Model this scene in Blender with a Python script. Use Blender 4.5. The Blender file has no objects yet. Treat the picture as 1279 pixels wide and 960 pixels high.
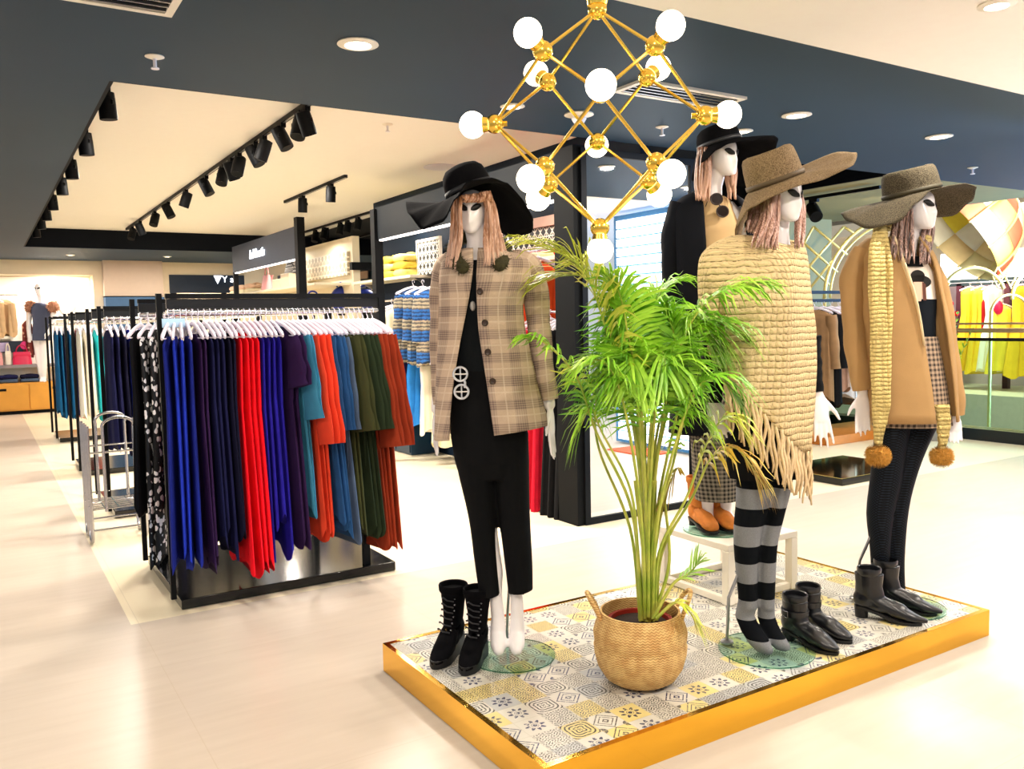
import bpy, math, random
from mathutils import Vector, Matrix, noise as mnoise
V = Vector
RNG = random.Random(7)
SC = bpy.context.scene
COL = SC.collection
PI = math.pi
# ------------------------------------------------------------------ camera
FPX, CX, CY, HC = 1062.1, 639.5, 480.0, 1.44
YAW, PITCH, ROLL = [math.radians(a) for a in (31.931, 4.295, 1.165)]
SY, CYW = math.sin(YAW), math.cos(YAW)
FW = V((SY*math.cos(PITCH), CYW*math.cos(PITCH), -math.sin(PITCH)))
_r0 = V((CYW, -SY, 0)); _d0 = FW.cross(_r0)
CR = math.cos(ROLL)*_r0 + math.sin(ROLL)*_d0
CD = -math.sin(ROLL)*_r0 + math.cos(ROLL)*_d0
HF = V((SY, CYW, 0)); UR = V((CYW, -SY, 0)); TW = -HF; UP = V((0, 0, 1))
CAMP = V((0, 0, HC))
def ray(x, y): return CR*((x-CX)/FPX) + CD*((y-CY)/FPX) + FW
def at_z(x, y, z):
    v = ray(x, y); return CAMP + v*((z-HC)/v.z)
def at_y(x, y, Y):
    v = ray(x, y); return CAMP + v*(Y/v.y)
def at_x(x, y, X):
    v = ray(x, y); return CAMP + v*(X/v.x)
cam_d = bpy.data.cameras.new('camera'); cam = bpy.data.objects.new('camera', cam_d); COL.objects.link(cam)
cam_d.sensor_width = 36; cam_d.lens = FPX/1279*36; cam_d.clip_start = .05; cam_d.clip_end = 200
cam.matrix_world = Matrix(((CR.x, -CD.x, -FW.x, 0), (CR.y, -CD.y, -FW.y, 0), (CR.z, -CD.z, -FW.z, HC), (0, 0, 0, 1)))
SC.camera = cam
class Fr:
    """a standing figure's place: points on the upright plane through its base, and dw metres nearer the viewer"""
    def __init__(s, base):
        s.base = V(base); s.D = s.base.dot(HF); s.ppm = FPX/((s.base-CAMP).dot(FW))
    def P(s, px, py, dw=0.0):
        v = ray(px, py); return CAMP + v*((s.D-dw)/v.dot(HF))
# ------------------------------------------------------------------ materials
def lin(h):
    if not isinstance(h, str): return (*h, 1)
    h = h.lstrip('#'); o = []
    for i in (0, 2, 4):
        c = int(h[i:i+2], 16)/255
        o.append(c/12.92 if c <= .04045 else ((c+.055)/1.055)**2.4)
    return (*o, 1)
MATS = {}
class NT:
    def __init__(s, m):
        m.use_nodes = True; s.t = m.node_tree; s.n = s.t.nodes; s.b = s.n['Principled BSDF']
    def new(s, typ, **kw):
        n = s.n.new(typ)
        for k, v in kw.items(): setattr(n, k, v)
        return n
    def put(s, sock, v):
        if isinstance(v, bpy.types.NodeSocket): s.t.links.new(v, sock)
        elif v is not None: sock.default_value = v
    def m(s, op, a, b=None, c=None, clamp=False):
        n = s.new('ShaderNodeMath', operation=op, use_clamp=clamp)
        s.put(n.inputs[0], a)
        if b is not None: s.put(n.inputs[1], b)
        if c is not None: s.put(n.inputs[2], c)
        return n.outputs[0]
    def vm(s, op, a, b=None):
        n = s.new('ShaderNodeVectorMath', operation=op); s.put(n.inputs[0], a)
        if b is not None: s.put(n.inputs[1], b)
        return n.outputs[0] if op not in ('LENGTH', 'DOT_PRODUCT') else n.outputs['Value']
    def sep(s, v):
        n = s.new('ShaderNodeSeparateXYZ'); s.put(n.inputs[0], v); return n.outputs
    def mix(s, f, a, b):
        n = s.new('ShaderNodeMix', data_type='RGBA'); s.put(n.inputs[0], f)
        s.put(n.inputs[6], lin(a) if isinstance(a, str) else a); s.put(n.inputs[7], lin(b) if isinstance(b, str) else b)
        return n.outputs[2]
    def co(s, which='Object'): return s.new('ShaderNodeTexCoord').outputs[which]
    def noise(s, vec, scale, detail=3, out=0):
        n = s.new('ShaderNodeTexNoise'); s.put(n.inputs['Vector'], vec); n.inputs['Scale'].default_value = scale; n.inputs['Detail'].default_value = detail
        return n.outputs[out]
    def step(s, v, lo, hi):
        n = s.new('ShaderNodeMapRange', interpolation_type='SMOOTHSTEP'); s.put(n.inputs[0], v); n.inputs[1].default_value = lo; n.inputs[2].default_value = hi
        return n.outputs[0]
    def bump(s, h, strength=.3, dist=.01):
        n = s.new('ShaderNodeBump'); n.inputs['Strength'].default_value = strength; n.inputs['Distance'].default_value = dist
        s.put(n.inputs['Height'], h); s.put(s.b.inputs['Normal'], n.outputs[0])
def mat(name, col='#888888', rough=.6, metal=0.0, spec=.5, var=.12, vscale=14, bump=0, bscale=200, emit=0, ecol=None, coat=0, sheen=0, trans=0, ior=1.45):
    if name in MATS: return MATS[name]
    m = bpy.data.materials.new(name); t = NT(m); b = t.b
    c = lin(col)
    if var:
        f = t.noise(t.co(), vscale)
        d = tuple(max(0, x*(1-var)) for x in c[:3])+(1,); l = tuple(min(1, x*(1+var)) for x in c[:3])+(1,)
        t.put(b.inputs['Base Color'], t.mix(f, d, l))
    else: b.inputs['Base Color'].default_value = c
    b.inputs['Roughness'].default_value = rough; b.inputs['Metallic'].default_value = metal
    b.inputs['Specular IOR Level'].default_value = spec; b.inputs['Coat Weight'].default_value = coat
    b.inputs['Sheen Weight'].default_value = sheen; b.inputs['Transmission Weight'].default_value = trans; b.inputs['IOR'].default_value = ior
    if bump: t.bump(t.noise(t.co(), bscale), bump, .004)
    if emit:
        b.inputs['Emission Color'].default_value = lin(ecol or col); b.inputs['Emission Strength'].default_value = emit
    MATS[name] = m; return m
def fabric(name, col, var=.25, rough=.85, bump=.15, **k): return mat('fabric_'+name, col, rough=rough, spec=.2, var=var, vscale=9, bump=bump, bscale=320, **k)
# ------------------------------------------------------------------ mesh building
class MB:
    def __init__(s): s.v = []; s.f = []; s.uv = []; s.mi = []; s.has_uv = False; s.cur = 0
    def vert(s, p): s.v.append(tuple(p)); return len(s.v)-1
    def face(s, idx, uv=None):
        s.f.append(tuple(idx)); s.uv.append(uv); s.mi.append(s.cur)
        if uv: s.has_uv = True
    def quad(s, a, b, c, d, uv=None):
        i = [s.vert(p) for p in (a, b, c, d)]; s.face(i, uv)
    def box(s, lo, hi, M=None):
        x0, y0, z0 = lo; x1, y1, z1 = hi
        p = [V(q) for q in ((x0,y0,z0),(x1,y0,z0),(x1,y1,z0),(x0,y1,z0),(x0,y0,z1),(x1,y0,z1),(x1,y1,z1),(x0,y1,z1))]
        if M: p = [M @ q for q in p]
        i = [s.vert(q) for q in p]
        for f in ((0,3,2,1),(4,5,6,7),(0,1,5,4),(1,2,6,5),(2,3,7,6),(3,0,4,7)): s.face([i[k] for k in f])
        return s
    def grid(s, rows, close_u=False, close_v=False, caps=False, uvs=None):
        n = len(rows[0]); base = [[s.vert(p) for p in r] for r in rows]
        R = len(rows)
        for a in range(R if close_v else R-1):
            b = (a+1) % R
            for k in range(n if close_u else n-1):
                l = (k+1) % n
                uv = None
                if uvs:
                    ku = k+1
                    uv = (uvs[a][k], uvs[a][ku], uvs[b][ku], uvs[b][k])
                s.face((base[a][k], base[a][l], base[b][l], base[b][k]), uv)
        if caps:
            s.face(base[0][::-1]); s.face(base[-1])
        return s
    def tube(s, pts, radii, n=8, caps=True, closed=False, flat=1.0, up=None):
        pts = [V(p) for p in pts]
        if not hasattr(radii, '__len__'): radii = [radii]*len(pts)
        rows = []; prev = None
        for i, p in enumerate(pts):
            if closed: t = pts[(i+1) % len(pts)]-pts[i-1]
            else: t = pts[min(i+1, len(pts)-1)]-pts[max(i-1, 0)]
            if t.length < 1e-9: t = V((0, 0, 1))
            t.normalize()
            if prev is None:
                a = V(up) if up else (V((0, 0, 1)) if abs(t.z) < .9 else V((1, 0, 0)))
                prev = t.cross(a).normalized()
            x = prev - t*prev.dot(t)
            if x.length < 1e-6: x = t.orthogonal()
            x.normalize(); y = t.cross(x); prev = x; r = radii[i]
            rows.append([p + x*(math.cos(2*PI*k/n)*r) + y*(math.sin(2*PI*k/n)*r*flat) for k in range(n)])
        s.grid(rows, close_u=True, close_v=closed, caps=caps and not closed); return s
    def cyl(s, a, b, r, r2=None, n=16): return s.tube([a, b], [r, r if r2 is None else r2], n)
    def capsule(s, pts, radii, n=12):
        """tube with rounded ends"""
        pts = [V(p) for p in pts]; radii = list(radii) if hasattr(radii, '__len__') else [radii]*len(pts)
        d0 = (pts[0]-pts[1]).normalized(); d1 = (pts[-1]-pts[-2]).normalized()
        A = []; RA = []
        for a in (88, 60, 30): A.append(pts[0]+d0*radii[0]*math.sin(math.radians(a))); RA.append(radii[0]*math.cos(math.radians(a)))
        B = []; RB = []
        for a in (30, 60, 88): B.append(pts[-1]+d1*radii[-1]*math.sin(math.radians(a))); RB.append(radii[-1]*math.cos(math.radians(a)))
        return s.tube(A+pts+B, RA+radii+RB, n)
    def sphere(s, c, r, nu=20, nv=12, sc=(1, 1, 1), M=None):
        c = V(c); rows = []
        for i in range(nv+1):
            th = PI*(i/nv); th = min(max(th, 1e-3), PI-1e-3)
            row = []
            for k in range(nu):
                ph = 2*PI*k/nu
                q = V((math.sin(th)*math.cos(ph)*sc[0], math.sin(th)*math.sin(ph)*sc[1], -math.cos(th)*sc[2]))*r
                if M: q = M @ q
                row.append(c+q)
            rows.append(row)
        s.grid(rows, close_u=True, caps=True); return s
    def lathe(s, c, prof, n=32, close=False):
        c = V(c)
        rows = [[c+V((math.cos(2*PI*k/n)*r, math.sin(2*PI*k/n)*r, z)) for k in range(n)] for r, z in prof]
        s.grid(rows, close_u=True, close_v=close, caps=not close); return s
    def prism(s, pts, d):
        """outline pts (3D, planar) pushed along d"""
        d = V(d); a = [s.vert(p) for p in pts]; b = [s.vert(V(p)+d) for p in pts]
        s.face(a[::-1]); s.face(b); n = len(pts)
        for i in range(n):
            j = (i+1) % n; s.face((a[i], a[j], b[j], b[i]))
        return s
    def build(s, name, mats, parent=None, smooth=35, bevel=0, solid=0, subsurf=0, org=None):
        me = bpy.data.meshes.new(name)
        o0 = org if org is not None else (parent.get('_dummy') if False else None)
        if parent is not None: o0 = ORG[parent.name]
        elif org is None: o0 = V((0, 0, 0))
        o0 = V(o0)
        me.from_pydata([(p[0]-o0.x, p[1]-o0.y, p[2]-o0.z) for p in s.v], [], s.f)
        if s.has_uv:
            uvl = me.uv_layers.new(name='UVMap'); i = 0
            for f, u in zip(s.f, s.uv):
                for k in range(len(f)):
                    uvl.data[i].uv = u[k] if u else (0, 0); i += 1
        if not isinstance(mats, (list, tuple)): mats = [mats]
        for m in mats: me.materials.append(m)
        if any(s.mi): me.polygons.foreach_set('material_index', s.mi)
        me.validate(); me.update()
        if smooth:
            me.shade_smooth()
            if smooth < 180: me.set_sharp_from_angle(angle=math.radians(smooth))
        o = bpy.data.objects.new(name, me); COL.objects.link(o)
        if parent is not None: o.parent = parent
        else: o.location = o0
        ORG[o.name] = o0
        if bevel:
            b = o.modifiers.new('bevel', 'BEVEL'); b.width = bevel; b.segments = 2; b.limit_method = 'ANGLE'
        if solid:
            b = o.modifiers.new('solid', 'SOLIDIFY'); b.thickness = solid; b.offset = 0
        if subsurf:
            b = o.modifiers.new('sub', 'SUBSURF'); b.levels = subsurf; b.render_levels = subsurf
        return o
ORG = {}
LABELS = {}
def tag(o, label=None, cat=None, group=None, kind=None):
    if label: o['label'] = label
    if cat: o['category'] = cat
    if group: o['group'] = group
    if kind: o['kind'] = kind
    if label:
        if label in LABELS and not group: print('DUP LABEL', label, o.name)
        LABELS[label] = o.name
        n = len(label.split())
        if n < 4 or n > 16: print('LABEL LEN', n, label)
    return o
def thing(name, label, cat, loc=(0, 0, 0), group=None):
    o = bpy.data.objects.new(name, None); COL.objects.link(o); o.location = loc; o.empty_display_size = .1
    ORG[o.name] = V(loc); return tag(o, label, cat, group)
def struct(name, mb, m, **k):
    o = mb.build(name, m, **k); o['kind'] = 'structure'; return o
def dup(root, loc, rotz=None, label=None, group=None):
    """a thing's copy with copies of its parts and their sub-parts"""
    def cp(o, parent):
        c = o.copy(); COL.objects.link(c)
        if parent is not None: c.parent = parent
        for ch in list(o.children): cp(ch, c)
        return c
    r = cp(root, None); r.location = loc
    if rotz is not None: r.rotation_euler = (0, 0, rotz)
    if label: tag(r, label, None, group)
    return r
def lerp(a, b, t): return a+(b-a)*t
def catmull(pts, n):
    pts = [V(p) for p in pts]; out = []
    P = [pts[0]*2-pts[1]]+pts+[pts[-1]*2-pts[-2]]
    m = len(pts)-1
    for i in range(n+1):
        x = m*i/n; k = min(int(x), m-1); t = x-k
        a, b, c, d = P[k], P[k+1], P[k+2], P[k+3]
        out.append(.5*((2*b)+(c-a)*t+(2*a-5*b+4*c-d)*t*t+(3*b-a-3*c+d)*t**3))
    return out
def interp(tab, x):
    if x <= tab[0][0]: return tab[0][1:]
    for a, b in zip(tab, tab[1:]):
        if x <= b[0]:
            t = (x-a[0])/(b[0]-a[0]); return tuple(lerp(p, q, t) for p, q in zip(a[1:], b[1:]))
    return tab[-1][1:]
def rows_fine(rows, n):
    """smooth resampling of a table of rows"""
    L = len(rows)-1; out = []
    for i in range(n+1):
        x = L*i/n; k = min(int(x), L-1); t = x-k
        def g(j): return rows[min(max(j, 0), L)]
        a, b, c, d = g(k-1), g(k), g(k+1), g(k+2)
        out.append([.5*((2*q)+(r-p)*t+(2*p-5*q+4*r-s)*t*t+(3*q-p-3*r+s)*t**3) for p, q, r, s in zip(a, b, c, d)])
    return out
# ------------------------------------------------------------------ shared materials
BLACK = mat('black_metal', '#0a0c0f', .55, var=.2, spec=.15)
BLACKG = mat('black_gloss', '#0c0e10', .12, var=.1)
CHROME = mat('chrome', '#d8d8dc', .18, 1.0, var=.05)
STEEL = mat('brushed_steel', '#a9a9ab', .3, 1.0, var=.08)
WHITEP = mat('white_plastic', '#f2eef2', .35, var=.03)
WHITEPAINT = mat('white_paint', '#f3ecdc', .4, var=.03)
BRASS = mat('polished_brass', (.95, .52, .05), .14, 1.0, var=.06, vscale=3)
BRASSC = mat('chandelier_brass', (.9, .60, .10), .2, 1.0, var=.05)
def thin_glass(name, tint, side, edge):
    m = bpy.data.materials.new(name); t = NT(m); out = t.n['Material Output']
    geo = t.new('ShaderNodeNewGeometry'); up = t.m('ABSOLUTE', t.sep(geo.outputs['True Normal'])[2])
    tr = t.new('ShaderNodeBsdfTransparent'); t.put(tr.inputs[0], t.mix(t.m('LESS_THAN', up, .5), tint, edge) if side else lin(tint))
    gl = t.new('ShaderNodeBsdfGlossy'); gl.inputs['Roughness'].default_value = .02
    fr = t.new('ShaderNodeFresnel'); fr.inputs[0].default_value = 1.45
    mx = t.new('ShaderNodeMixShader'); t.put(mx.inputs[0], t.m('MULTIPLY', t.m('MULTIPLY', fr.outputs[0], .8), t.m('SUBTRACT', 1.0, geo.outputs['Backfacing']))); t.put(mx.inputs[1], tr.outputs[0]); t.put(mx.inputs[2], gl.outputs[0]); t.put(out.inputs[0], mx.outputs[0]); return m
GLASS = thin_glass('green_glass', '#e9f6f1', True, '#4f9a86')
RAILGLASS = thin_glass('railing_glass', '#d3e6d6', False, '#4f9a86')
GLOBE = mat('lit_globe', '#fff3dd', .4, var=0, emit=7, ecol='#ffedcf')
LAMP = mat('lit_lamp', '#fff6e6', .4, var=0, emit=9, ecol='#fff4e2')
LED = mat('lit_strip', '#ffffff', .4, var=0, emit=3, ecol='#fff3ee')
def floor_mat():
    m = bpy.data.materials.new('floor_tiles'); t = NT(m); p = t.co(); s = t.sep(p)
    X, Y = s[0], s[1]
    inside = t.m('MULTIPLY', t.m('GREATER_THAN', X, .545), t.m('GREATER_THAN', Y, 4.43))
    def joint(c, size, off):
        f = t.m('FRACT', t.m('DIVIDE', t.m('ADD', c, off), size)); return t.m('LESS_THAN', t.m('MULTIPLY', t.m('MINIMUM', f, t.m('SUBTRACT', 1.0, f)), size), .0018)
    j = t.m('MAXIMUM', joint(X, 1.2, .62), joint(Y, 1.2, 50.2))
    n = t.noise(p, 1.7, 4); n2 = t.noise(t.vm('MULTIPLY', p, (1, 7, 1)), 3, 4)
    outer = t.mix(n2, '#bfb1a1', '#cfc2b3'); inner = t.mix(n, '#ebdcba', '#f1e5ca')
    c = t.mix(inside, outer, inner); c = t.mix(t.m('MULTIPLY', j, .35), c, '#b5a488')
    t.put(t.b.inputs['Base Color'], c); t.b.inputs['Roughness'].default_value = .3; t.b.inputs['Specular IOR Level'].default_value = .35
    return m
DARKCEIL = mat('slate_ceiling', '#2b3f50', .55, spec=.12, var=.08, vscale=2)
CREAMCEIL = mat('cream_ceiling', '#fffaf0', .7, var=.02)
WHITECEIL = mat('white_ceiling', '#fffaf2', .7, var=.02)
NAVYCEIL = mat('black_ceiling', '#0f131a', .7, spec=.1)
KHAKI = mat('khaki_wall', '#8f8353', .7, var=.1, vscale=3)
FASCIA = mat('charcoal_fascia', '#14191e', .6, spec=.12, var=.08, vscale=3)
FASCIA2 = mat('slate_fascia', '#454b59', .55, spec=.15, var=.08, vscale=3)
NAVY = mat('navy_panel', '#122338', .4, var=.15)
CREAMWALL = mat('cream_wall', '#f3e2c4', .6, var=.03)
BEIGEWALL = mat('beige_wall', '#cdb7a4', .6, var=.04)
WALLW = mat('lit_white_wall', '#fffaf0', .6, var=.02)
ORANGEWOOD = mat('honey_wood', '#d79a3c', .45, var=.12, vscale=5)
TEALDARK = mat('teal_floor', '#20302f', .4, var=.3, vscale=.6)
# ------------------------------------------------------------------ room shell
struct('floor', MB().box((-9, -7, -.12), (9.62, 19, 0)), floor_mat())
b = MB(); b.box((-9, 2.61, 2.65), (9.62, 4.65, 3.05)); b.box((-9, 4.65, 2.65), (.61, 14.3, 3.05)); b.box((-9, 14.3, 2.65), (9.62, 19, 3.05))
struct('ceiling', b, DARKCEIL)
struct('ceiling', MB().box((-9, -7, 2.648), (9.62, 2.61, 3.05)), WHITECEIL)
struct('ceiling', MB().box((.61, 4.65, 2.93), (4.75, 14.3, 3.05)), CREAMCEIL)
struct('ceiling', MB().box((4.75, 4.65, 2.93), (6.9, 14.3, 3.05)), NAVYCEIL)
struct('ceiling', MB().box((6.9, 4.65, 2.65), (9.62, 14.3, 3.05)), KHAKI)
# dark lining of the cream recess
b = MB(); b.box((.605, 4.65, 2.652), (.63, 14.3, 2.93)); b.box((.61, 14.28, 2.652), (6.9, 14.302, 2.93)); b.box((.61, 4.645, 2.652), (6.9, 4.665, 2.93)); b.box((6.88, 4.65, 2.652), (6.905, 14.3, 2.93))
struct('trim_1', b, NAVYCEIL)
# far wall with its lit niche, pillar and shop opening
W = 16.9
b = MB(); b.box((-9, W+.5, 0), (1.77, W+.7, 2.65)); b.box((-9, W, 2.40), (1.77, W+.5, 2.65)); b.box((1.77, W, 0), (1.92, W+.7, 2.65))
struct('wall_far', b, CREAMWALL)
struct('wall_far', MB().box((-8.9, W+.47, .5), (1.76, W+.49, 2.38)), WALLW)
b = MB(); b.box((1.92, W-.25, 2.02), (2.9, W+.6, 2.65)); struct('wall_far', b, BEIGEWALL)
b = MB(); b.box((1.92, W-.3, 0), (2.9, W+.6, 2.0)); struct('wall_far', b, mat('steel_blue_panel', '#3c5e84', .4, var=.1))
b = MB(); b.box((2.9, W, 0), (3.05, W+.7, 2.65)); b.box((3.05, W, 2.42), (4.6, W+.7, 2.65)); b.box((3.05, W+1.4, 0), (6.9, W+1.5, 2.65)); struct('wall_far', b, CREAMWALL)
struct('trim_2', MB().box((3.05, W-.02, 2.08), (4.6, W+.05, 2.42)), NAVY)
b = MB(); b.box((3.07, W-.01, 0), (3.17, W+.1, 2.08)); b.box((4.0, W-.01, 0), (4.08, W+.1, 2.08)); struct('trim_3', b, NAVYCEIL)
# shop-in-shop bays along the side
b = MB(); b.box((3.5, 4.95, 2.29), (3.6, 8.2, 2.615)); struct('wall_bay', b, FASCIA)
b = MB(); b.box((3.5, 10.75, 2.29), (3.6, 14.0, 2.70)); struct('wall_bay', b, FASCIA2)
b = MB(); b.box((3.47, 8.16, 0), (3.56, 8.26, 2.6)); b.box((3.47, 10.62, 0), (3.57, 10.74, 2.8)); b.box((3.5, 13.95, 0), (3.57, 14.02, 2.3)); struct('trim_4', b, BLACK)
b = MB(); b.box((3.46, 4.72, 0), (3.6, 4.95, 2.615)); b.box((3.6, 4.75, 0), (4.62, 4.95, 2.615)); struct('wall_bay', b, mat('black_wall', '#0e1114', .6, spec=.1, var=.15))
BAYWALL = mat('bay_back_wall', '#122031', .6, spec=.12, var=.2, vscale=2)
b = MB(); b.box((4.25, 4.95, 0), (4.35, 10.0, 2.93)); struct('wall_bay', b, BAYWALL)
b = MB(); b.box((4.25, 10.75, 0), (4.35, 16.2, 2.6)); struct('wall_bay', b, mat('bay_cream_wall', '#e9dcc0', .6, var=.03))
b = MB(); b.box((4.2, 10.66, 2.15), (5.2, 10.74, 2.25)); b.box((4.5, 12.5, 0), (4.58, 12.6, 2.9)); struct('trim_5', b, BLACK)
b = MB(); b.box((6.9, 9.6, 0), (7.0, 19, 2.93)); struct('wall_inner', b, mat('inner_dark_wall', '#1d2c33', .5, var=.15))
b = MB(); b.box((7.0, 7.2, 0), (9.39, 7.3, 2.65)); struct('wall_khaki', b, KHAKI)
# light strips under the two fascias
for y0, y1 in ((5.0, 8.12), (10.8, 13.9)):
    o = MB().box((3.505, y0, 2.274), (3.545, y1, 2.29)).build('light_strip', LED)
    tag(o, 'white light strip under the %s' % ('dark fascia beside the mirror' if y0 < 6 else 'slate fascia with the lit lettering'), 'light strip')
def light(typ, loc, power, col='#fff3e4', size=.12, target=None, spot=None, blend=.6):
    d = bpy.data.lights.new('light', typ); d.energy = power; d.color = lin(col)[:3]
    if typ == 'AREA': d.shape = 'DISK'; d.size = size
    else: d.shadow_soft_size = size
    if spot: d.spot_size = math.radians(spot); d.spot_blend = blend
    o = bpy.data.objects.new('light', d); COL.objects.link(o); o.location = loc
    dr = (V(target)-V(loc)) if target else V((0, 0, -1))
    o.rotation_euler = dr.to_track_quat('-Z', 'Y').to_euler(); return o
# round recessed downlights
DL = [((447, 54), 2.65, 'round recessed downlight alone in the dark ceiling in front of the cream recess'),
      ((995, 143), 2.65, 'round recessed downlight in the dark ceiling above the tan floppy hat'),
      ((1173, 170), 2.65, 'round recessed downlight in the blue part of the ceiling near the olive hat'),
      ((927, 163), 2.65, 'small recessed downlight just above the brim of the highest black hat'),
      ((1245, 5), 2.648, 'round recessed downlight in the white ceiling corner'),
      ((640, 132), 2.65, 'recessed downlight seen beside the side globe of the chandelier'),
      ((88, 318), 2.65, 'tiny far downlight above the lit display niche'),
      ((209, 320), 2.65, 'tiny far downlight above the shop with the triangle sign'),
      ((1180, 233), 2.65, 'small unlit downlight near the floral dome')]
def downlight(loc, label, r=.055):
    t = thing('downlight', label, 'ceiling light', loc, 'recessed ceiling downlights')
    x, y, z = loc
    MB().lathe(loc, [(r*.8, -.001), (r*1.25, -.001), (r*1.28, -.006), (r*.82, -.012)], 28, close=True).build('trim_ring', WHITEPAINT, t)
    MB().lathe(loc, [(.001, -.006), (r*.8, -.006), (r*.8, -.002), (.001, -.002)], 24).build('diffuser', LAMP, t)
for (px, py), z, lb in DL:
    p = at_z(px, py, z); downlight(tuple(p), lb, .07 if (px, py) in ((447, 54), (995, 143), (1173, 170)) else .055)
    light('AREA', (p.x, p.y, z-.02), 26, size=.1)
for x, y in ((.2, .6), (2.4, .5), (4.6, .4), (-1.5, 3.5), (-1.6, 7.5), (-1.6, 11.5), (7.0, 1.2), (7.2, 3.4)):
    light('AREA', (x, y, 2.63), 40, size=.14)
# sprinklers, detectors, vents
def sprinkler(px, py, z, label):
    p = at_z(px, py, z); t = thing('ceiling_sprinkler', label, 'sprinkler', tuple(p), 'ceiling sprinklers')
    MB().lathe(p, [(.001, 0), (.04, 0), (.042, -.004), (.02, -.012), (.001, -.012)], 20).build('cover_plate', WHITEPAINT, t)
    MB().lathe(p, [(.008, -.01), (.008, -.05), (.018, -.052), (.018, -.057), (.001, -.057)], 12).build('nozzle', WHITEP, t)
sprinkler(193, 70, 2.65, 'white sprinkler in the dark ceiling before the corner of the cream recess')
sprinkler(827, 158, 2.65, 'white sprinkler seen between the rods of the chandelier')
sprinkler(1215, 209, 2.65, 'white sprinkler in the grey ceiling past the olive hat')
sprinkler(484, 155, 2.93, 'small sprinkler in the cream ceiling recess')
p = at_z(723, 142, 2.65); t = thing('smoke_detector', 'white round smoke detector seen through the middle of the chandelier', 'smoke detector', tuple(p))
MB().lathe(p, [(.001, 0), (.085, 0), (.088, -.008), (.05, -.018), (.001, -.018)], 28).build('base_plate', WHITEPAINT, t)
MB().lathe(p, [(.04, -.016), (.045, -.03), (.03, -.055), (.001, -.058)], 24).build('sensor_head', WHITEP, t)
p = at_z(550, 208, 2.93); t = thing('ceiling_speaker', 'pale flat round panel in the cream ceiling near the black hat', 'ceiling panel', tuple(p))
MB().lathe(p, [(.001, 0), (.16, 0), (.165, -.008), (.14, -.014), (.001, -.014)], 32).build('grille', WHITEP, t)
def vent(x0, x1, y0, y1, label):
    c = ((x0+x1)/2, (y0+y1)/2, 2.65); t = thing('air_vent', label, 'air vent', c)
    f = MB(); w = .03
    for lo, hi in (((x0, y0), (x1, y0+w)), ((x0, y1-w), (x1, y1)), ((x0, y0+w), (x0+w, y1-w)), ((x1-w, y0+w), (x1, y1-w))): f.box((*lo, 2.635), (*hi, 2.65))
    f.build('frame', WHITEPAINT, t)
    MB().box((x0+w, y0+w, 2.646), (x1-w, y1-w, 2.6495)).build('backing', NAVYCEIL, t)
    n = max(3, int((y1-y0-2*w)/.045))
    for i in range(n):
        y = y0+w+(i+.5)*(y1-y0-2*w)/n
        MB().box((x0+w, y-.005, 2.634), (x1-w, y+.005, 2.645)).build('slat', STEEL, t)
vent(2.92, 3.68, 3.38, 3.62, 'slatted air vent in the dark ceiling behind the chandelier')
vent(.15, .70, 3.25, 3.56, 'slatted air vent in the dark ceiling at the frame top')
# ------------------------------------------------------------------ track lighting
def track(a, b, label):
    a, b = V(a), V(b); t = thing('lighting_track', label, 'lighting track', tuple(a))
    d = b-a; n = V((d.y, -d.x, 0)).normalized()*.018
    MB().prism([a-n, a+n, a+n+V((0, 0, .03)), a-n+V((0, 0, .03))], d).build('rail', BLACK, t)
    MB().prism([a-n*.4-V((0, 0, .002)), a+n*.4-V((0, 0, .002)), a+n*.4, a-n*.4], d).build('slot', STEEL, t)
SPN = [0]
def spotlight(loc, aim, label, group, lit=True, size=1.0):
    """loc = top of the fitting at the track"""
    loc = V(loc); t = thing('track_spotlight', label, 'spotlight', tuple(loc), group)
    MB().box((loc.x-.018, loc.y-.05, loc.z-.03), (loc.x+.018, loc.y+.05, loc.z)).build('adapter', BLACK, t)
    c = loc+V((0, 0, -.10*size)); d = (V(aim)-c).normalized()
    s = d.cross(UP)
    s = s.normalized() if s.length > 1e-3 else V((1, 0, 0))
    MB().tube([loc+V((0, 0, -.02)), loc+V((0, 0, -.05)), c+s*.055*size+V((0, 0, .02)), c+s*.055*size], .008, 6).build('yoke', BLACK, t)
    r = .052*size
    rows = [(-.08, .6), (-.075, .95), (-.02, 1), (.08, 1.0), (.085, .97), (.085, .8), (.07, .75)]
    MB().tube([c+d*(q*size) for q, _ in rows], [r*w for _, w in rows], 18).build('head', BLACK, t)
    MB().cyl(c+d*.071*size, c+d*.075*size, r*.74, n=16).build('lens', LAMP if lit else STEEL, t)
    return c, d
track((.74, 4.75, 2.90), (.74, 14.1, 2.90), 'black lighting track along the outer edge of the cream recess')
for i, y in enumerate((5.8, 7.05, 8.2, 9.2, 10.4, 11.4, 12.4, 13.5)):
    c, d = spotlight((.74, y, 2.90), (.95, y+.1, 0), 'black spotlight half hidden by the recess edge, number %d from the near corner' % (i+1), 'spotlights along the recess edge')
    if i in (0, 2, 4): light('SPOT', c+d*.1, 90, target=(1.2, y, 0), spot=70, size=.04)
track((1.95, 4.9, 2.90), (1.95, 13.9, 2.90), 'long black lighting track down the middle of the cream recess')
for i, (px, py) in enumerate(((382, 150), (374, 160), (352, 170), (329, 185), (318, 190), (298, 205), (289, 209), (278, 212), (257, 230), (232, 245), (210, 262), (193, 270), (175, 283), (165, 290))):
    p = at_x(px, py, 1.95); aim = (1.95+(-.9 if i % 2 else 1.1), p.y-(.9 if i % 3 else -.5), 0)
    c, d = spotlight((1.95, p.y, 2.90), aim, 'black spotlight on the long middle track, number %d from its near end' % (i+1), 'spotlights on the middle track')
    if i in (0, 2, 5, 9, 12): light('SPOT', c+d*.1, 110, target=aim, spot=60, size=.04)
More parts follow.
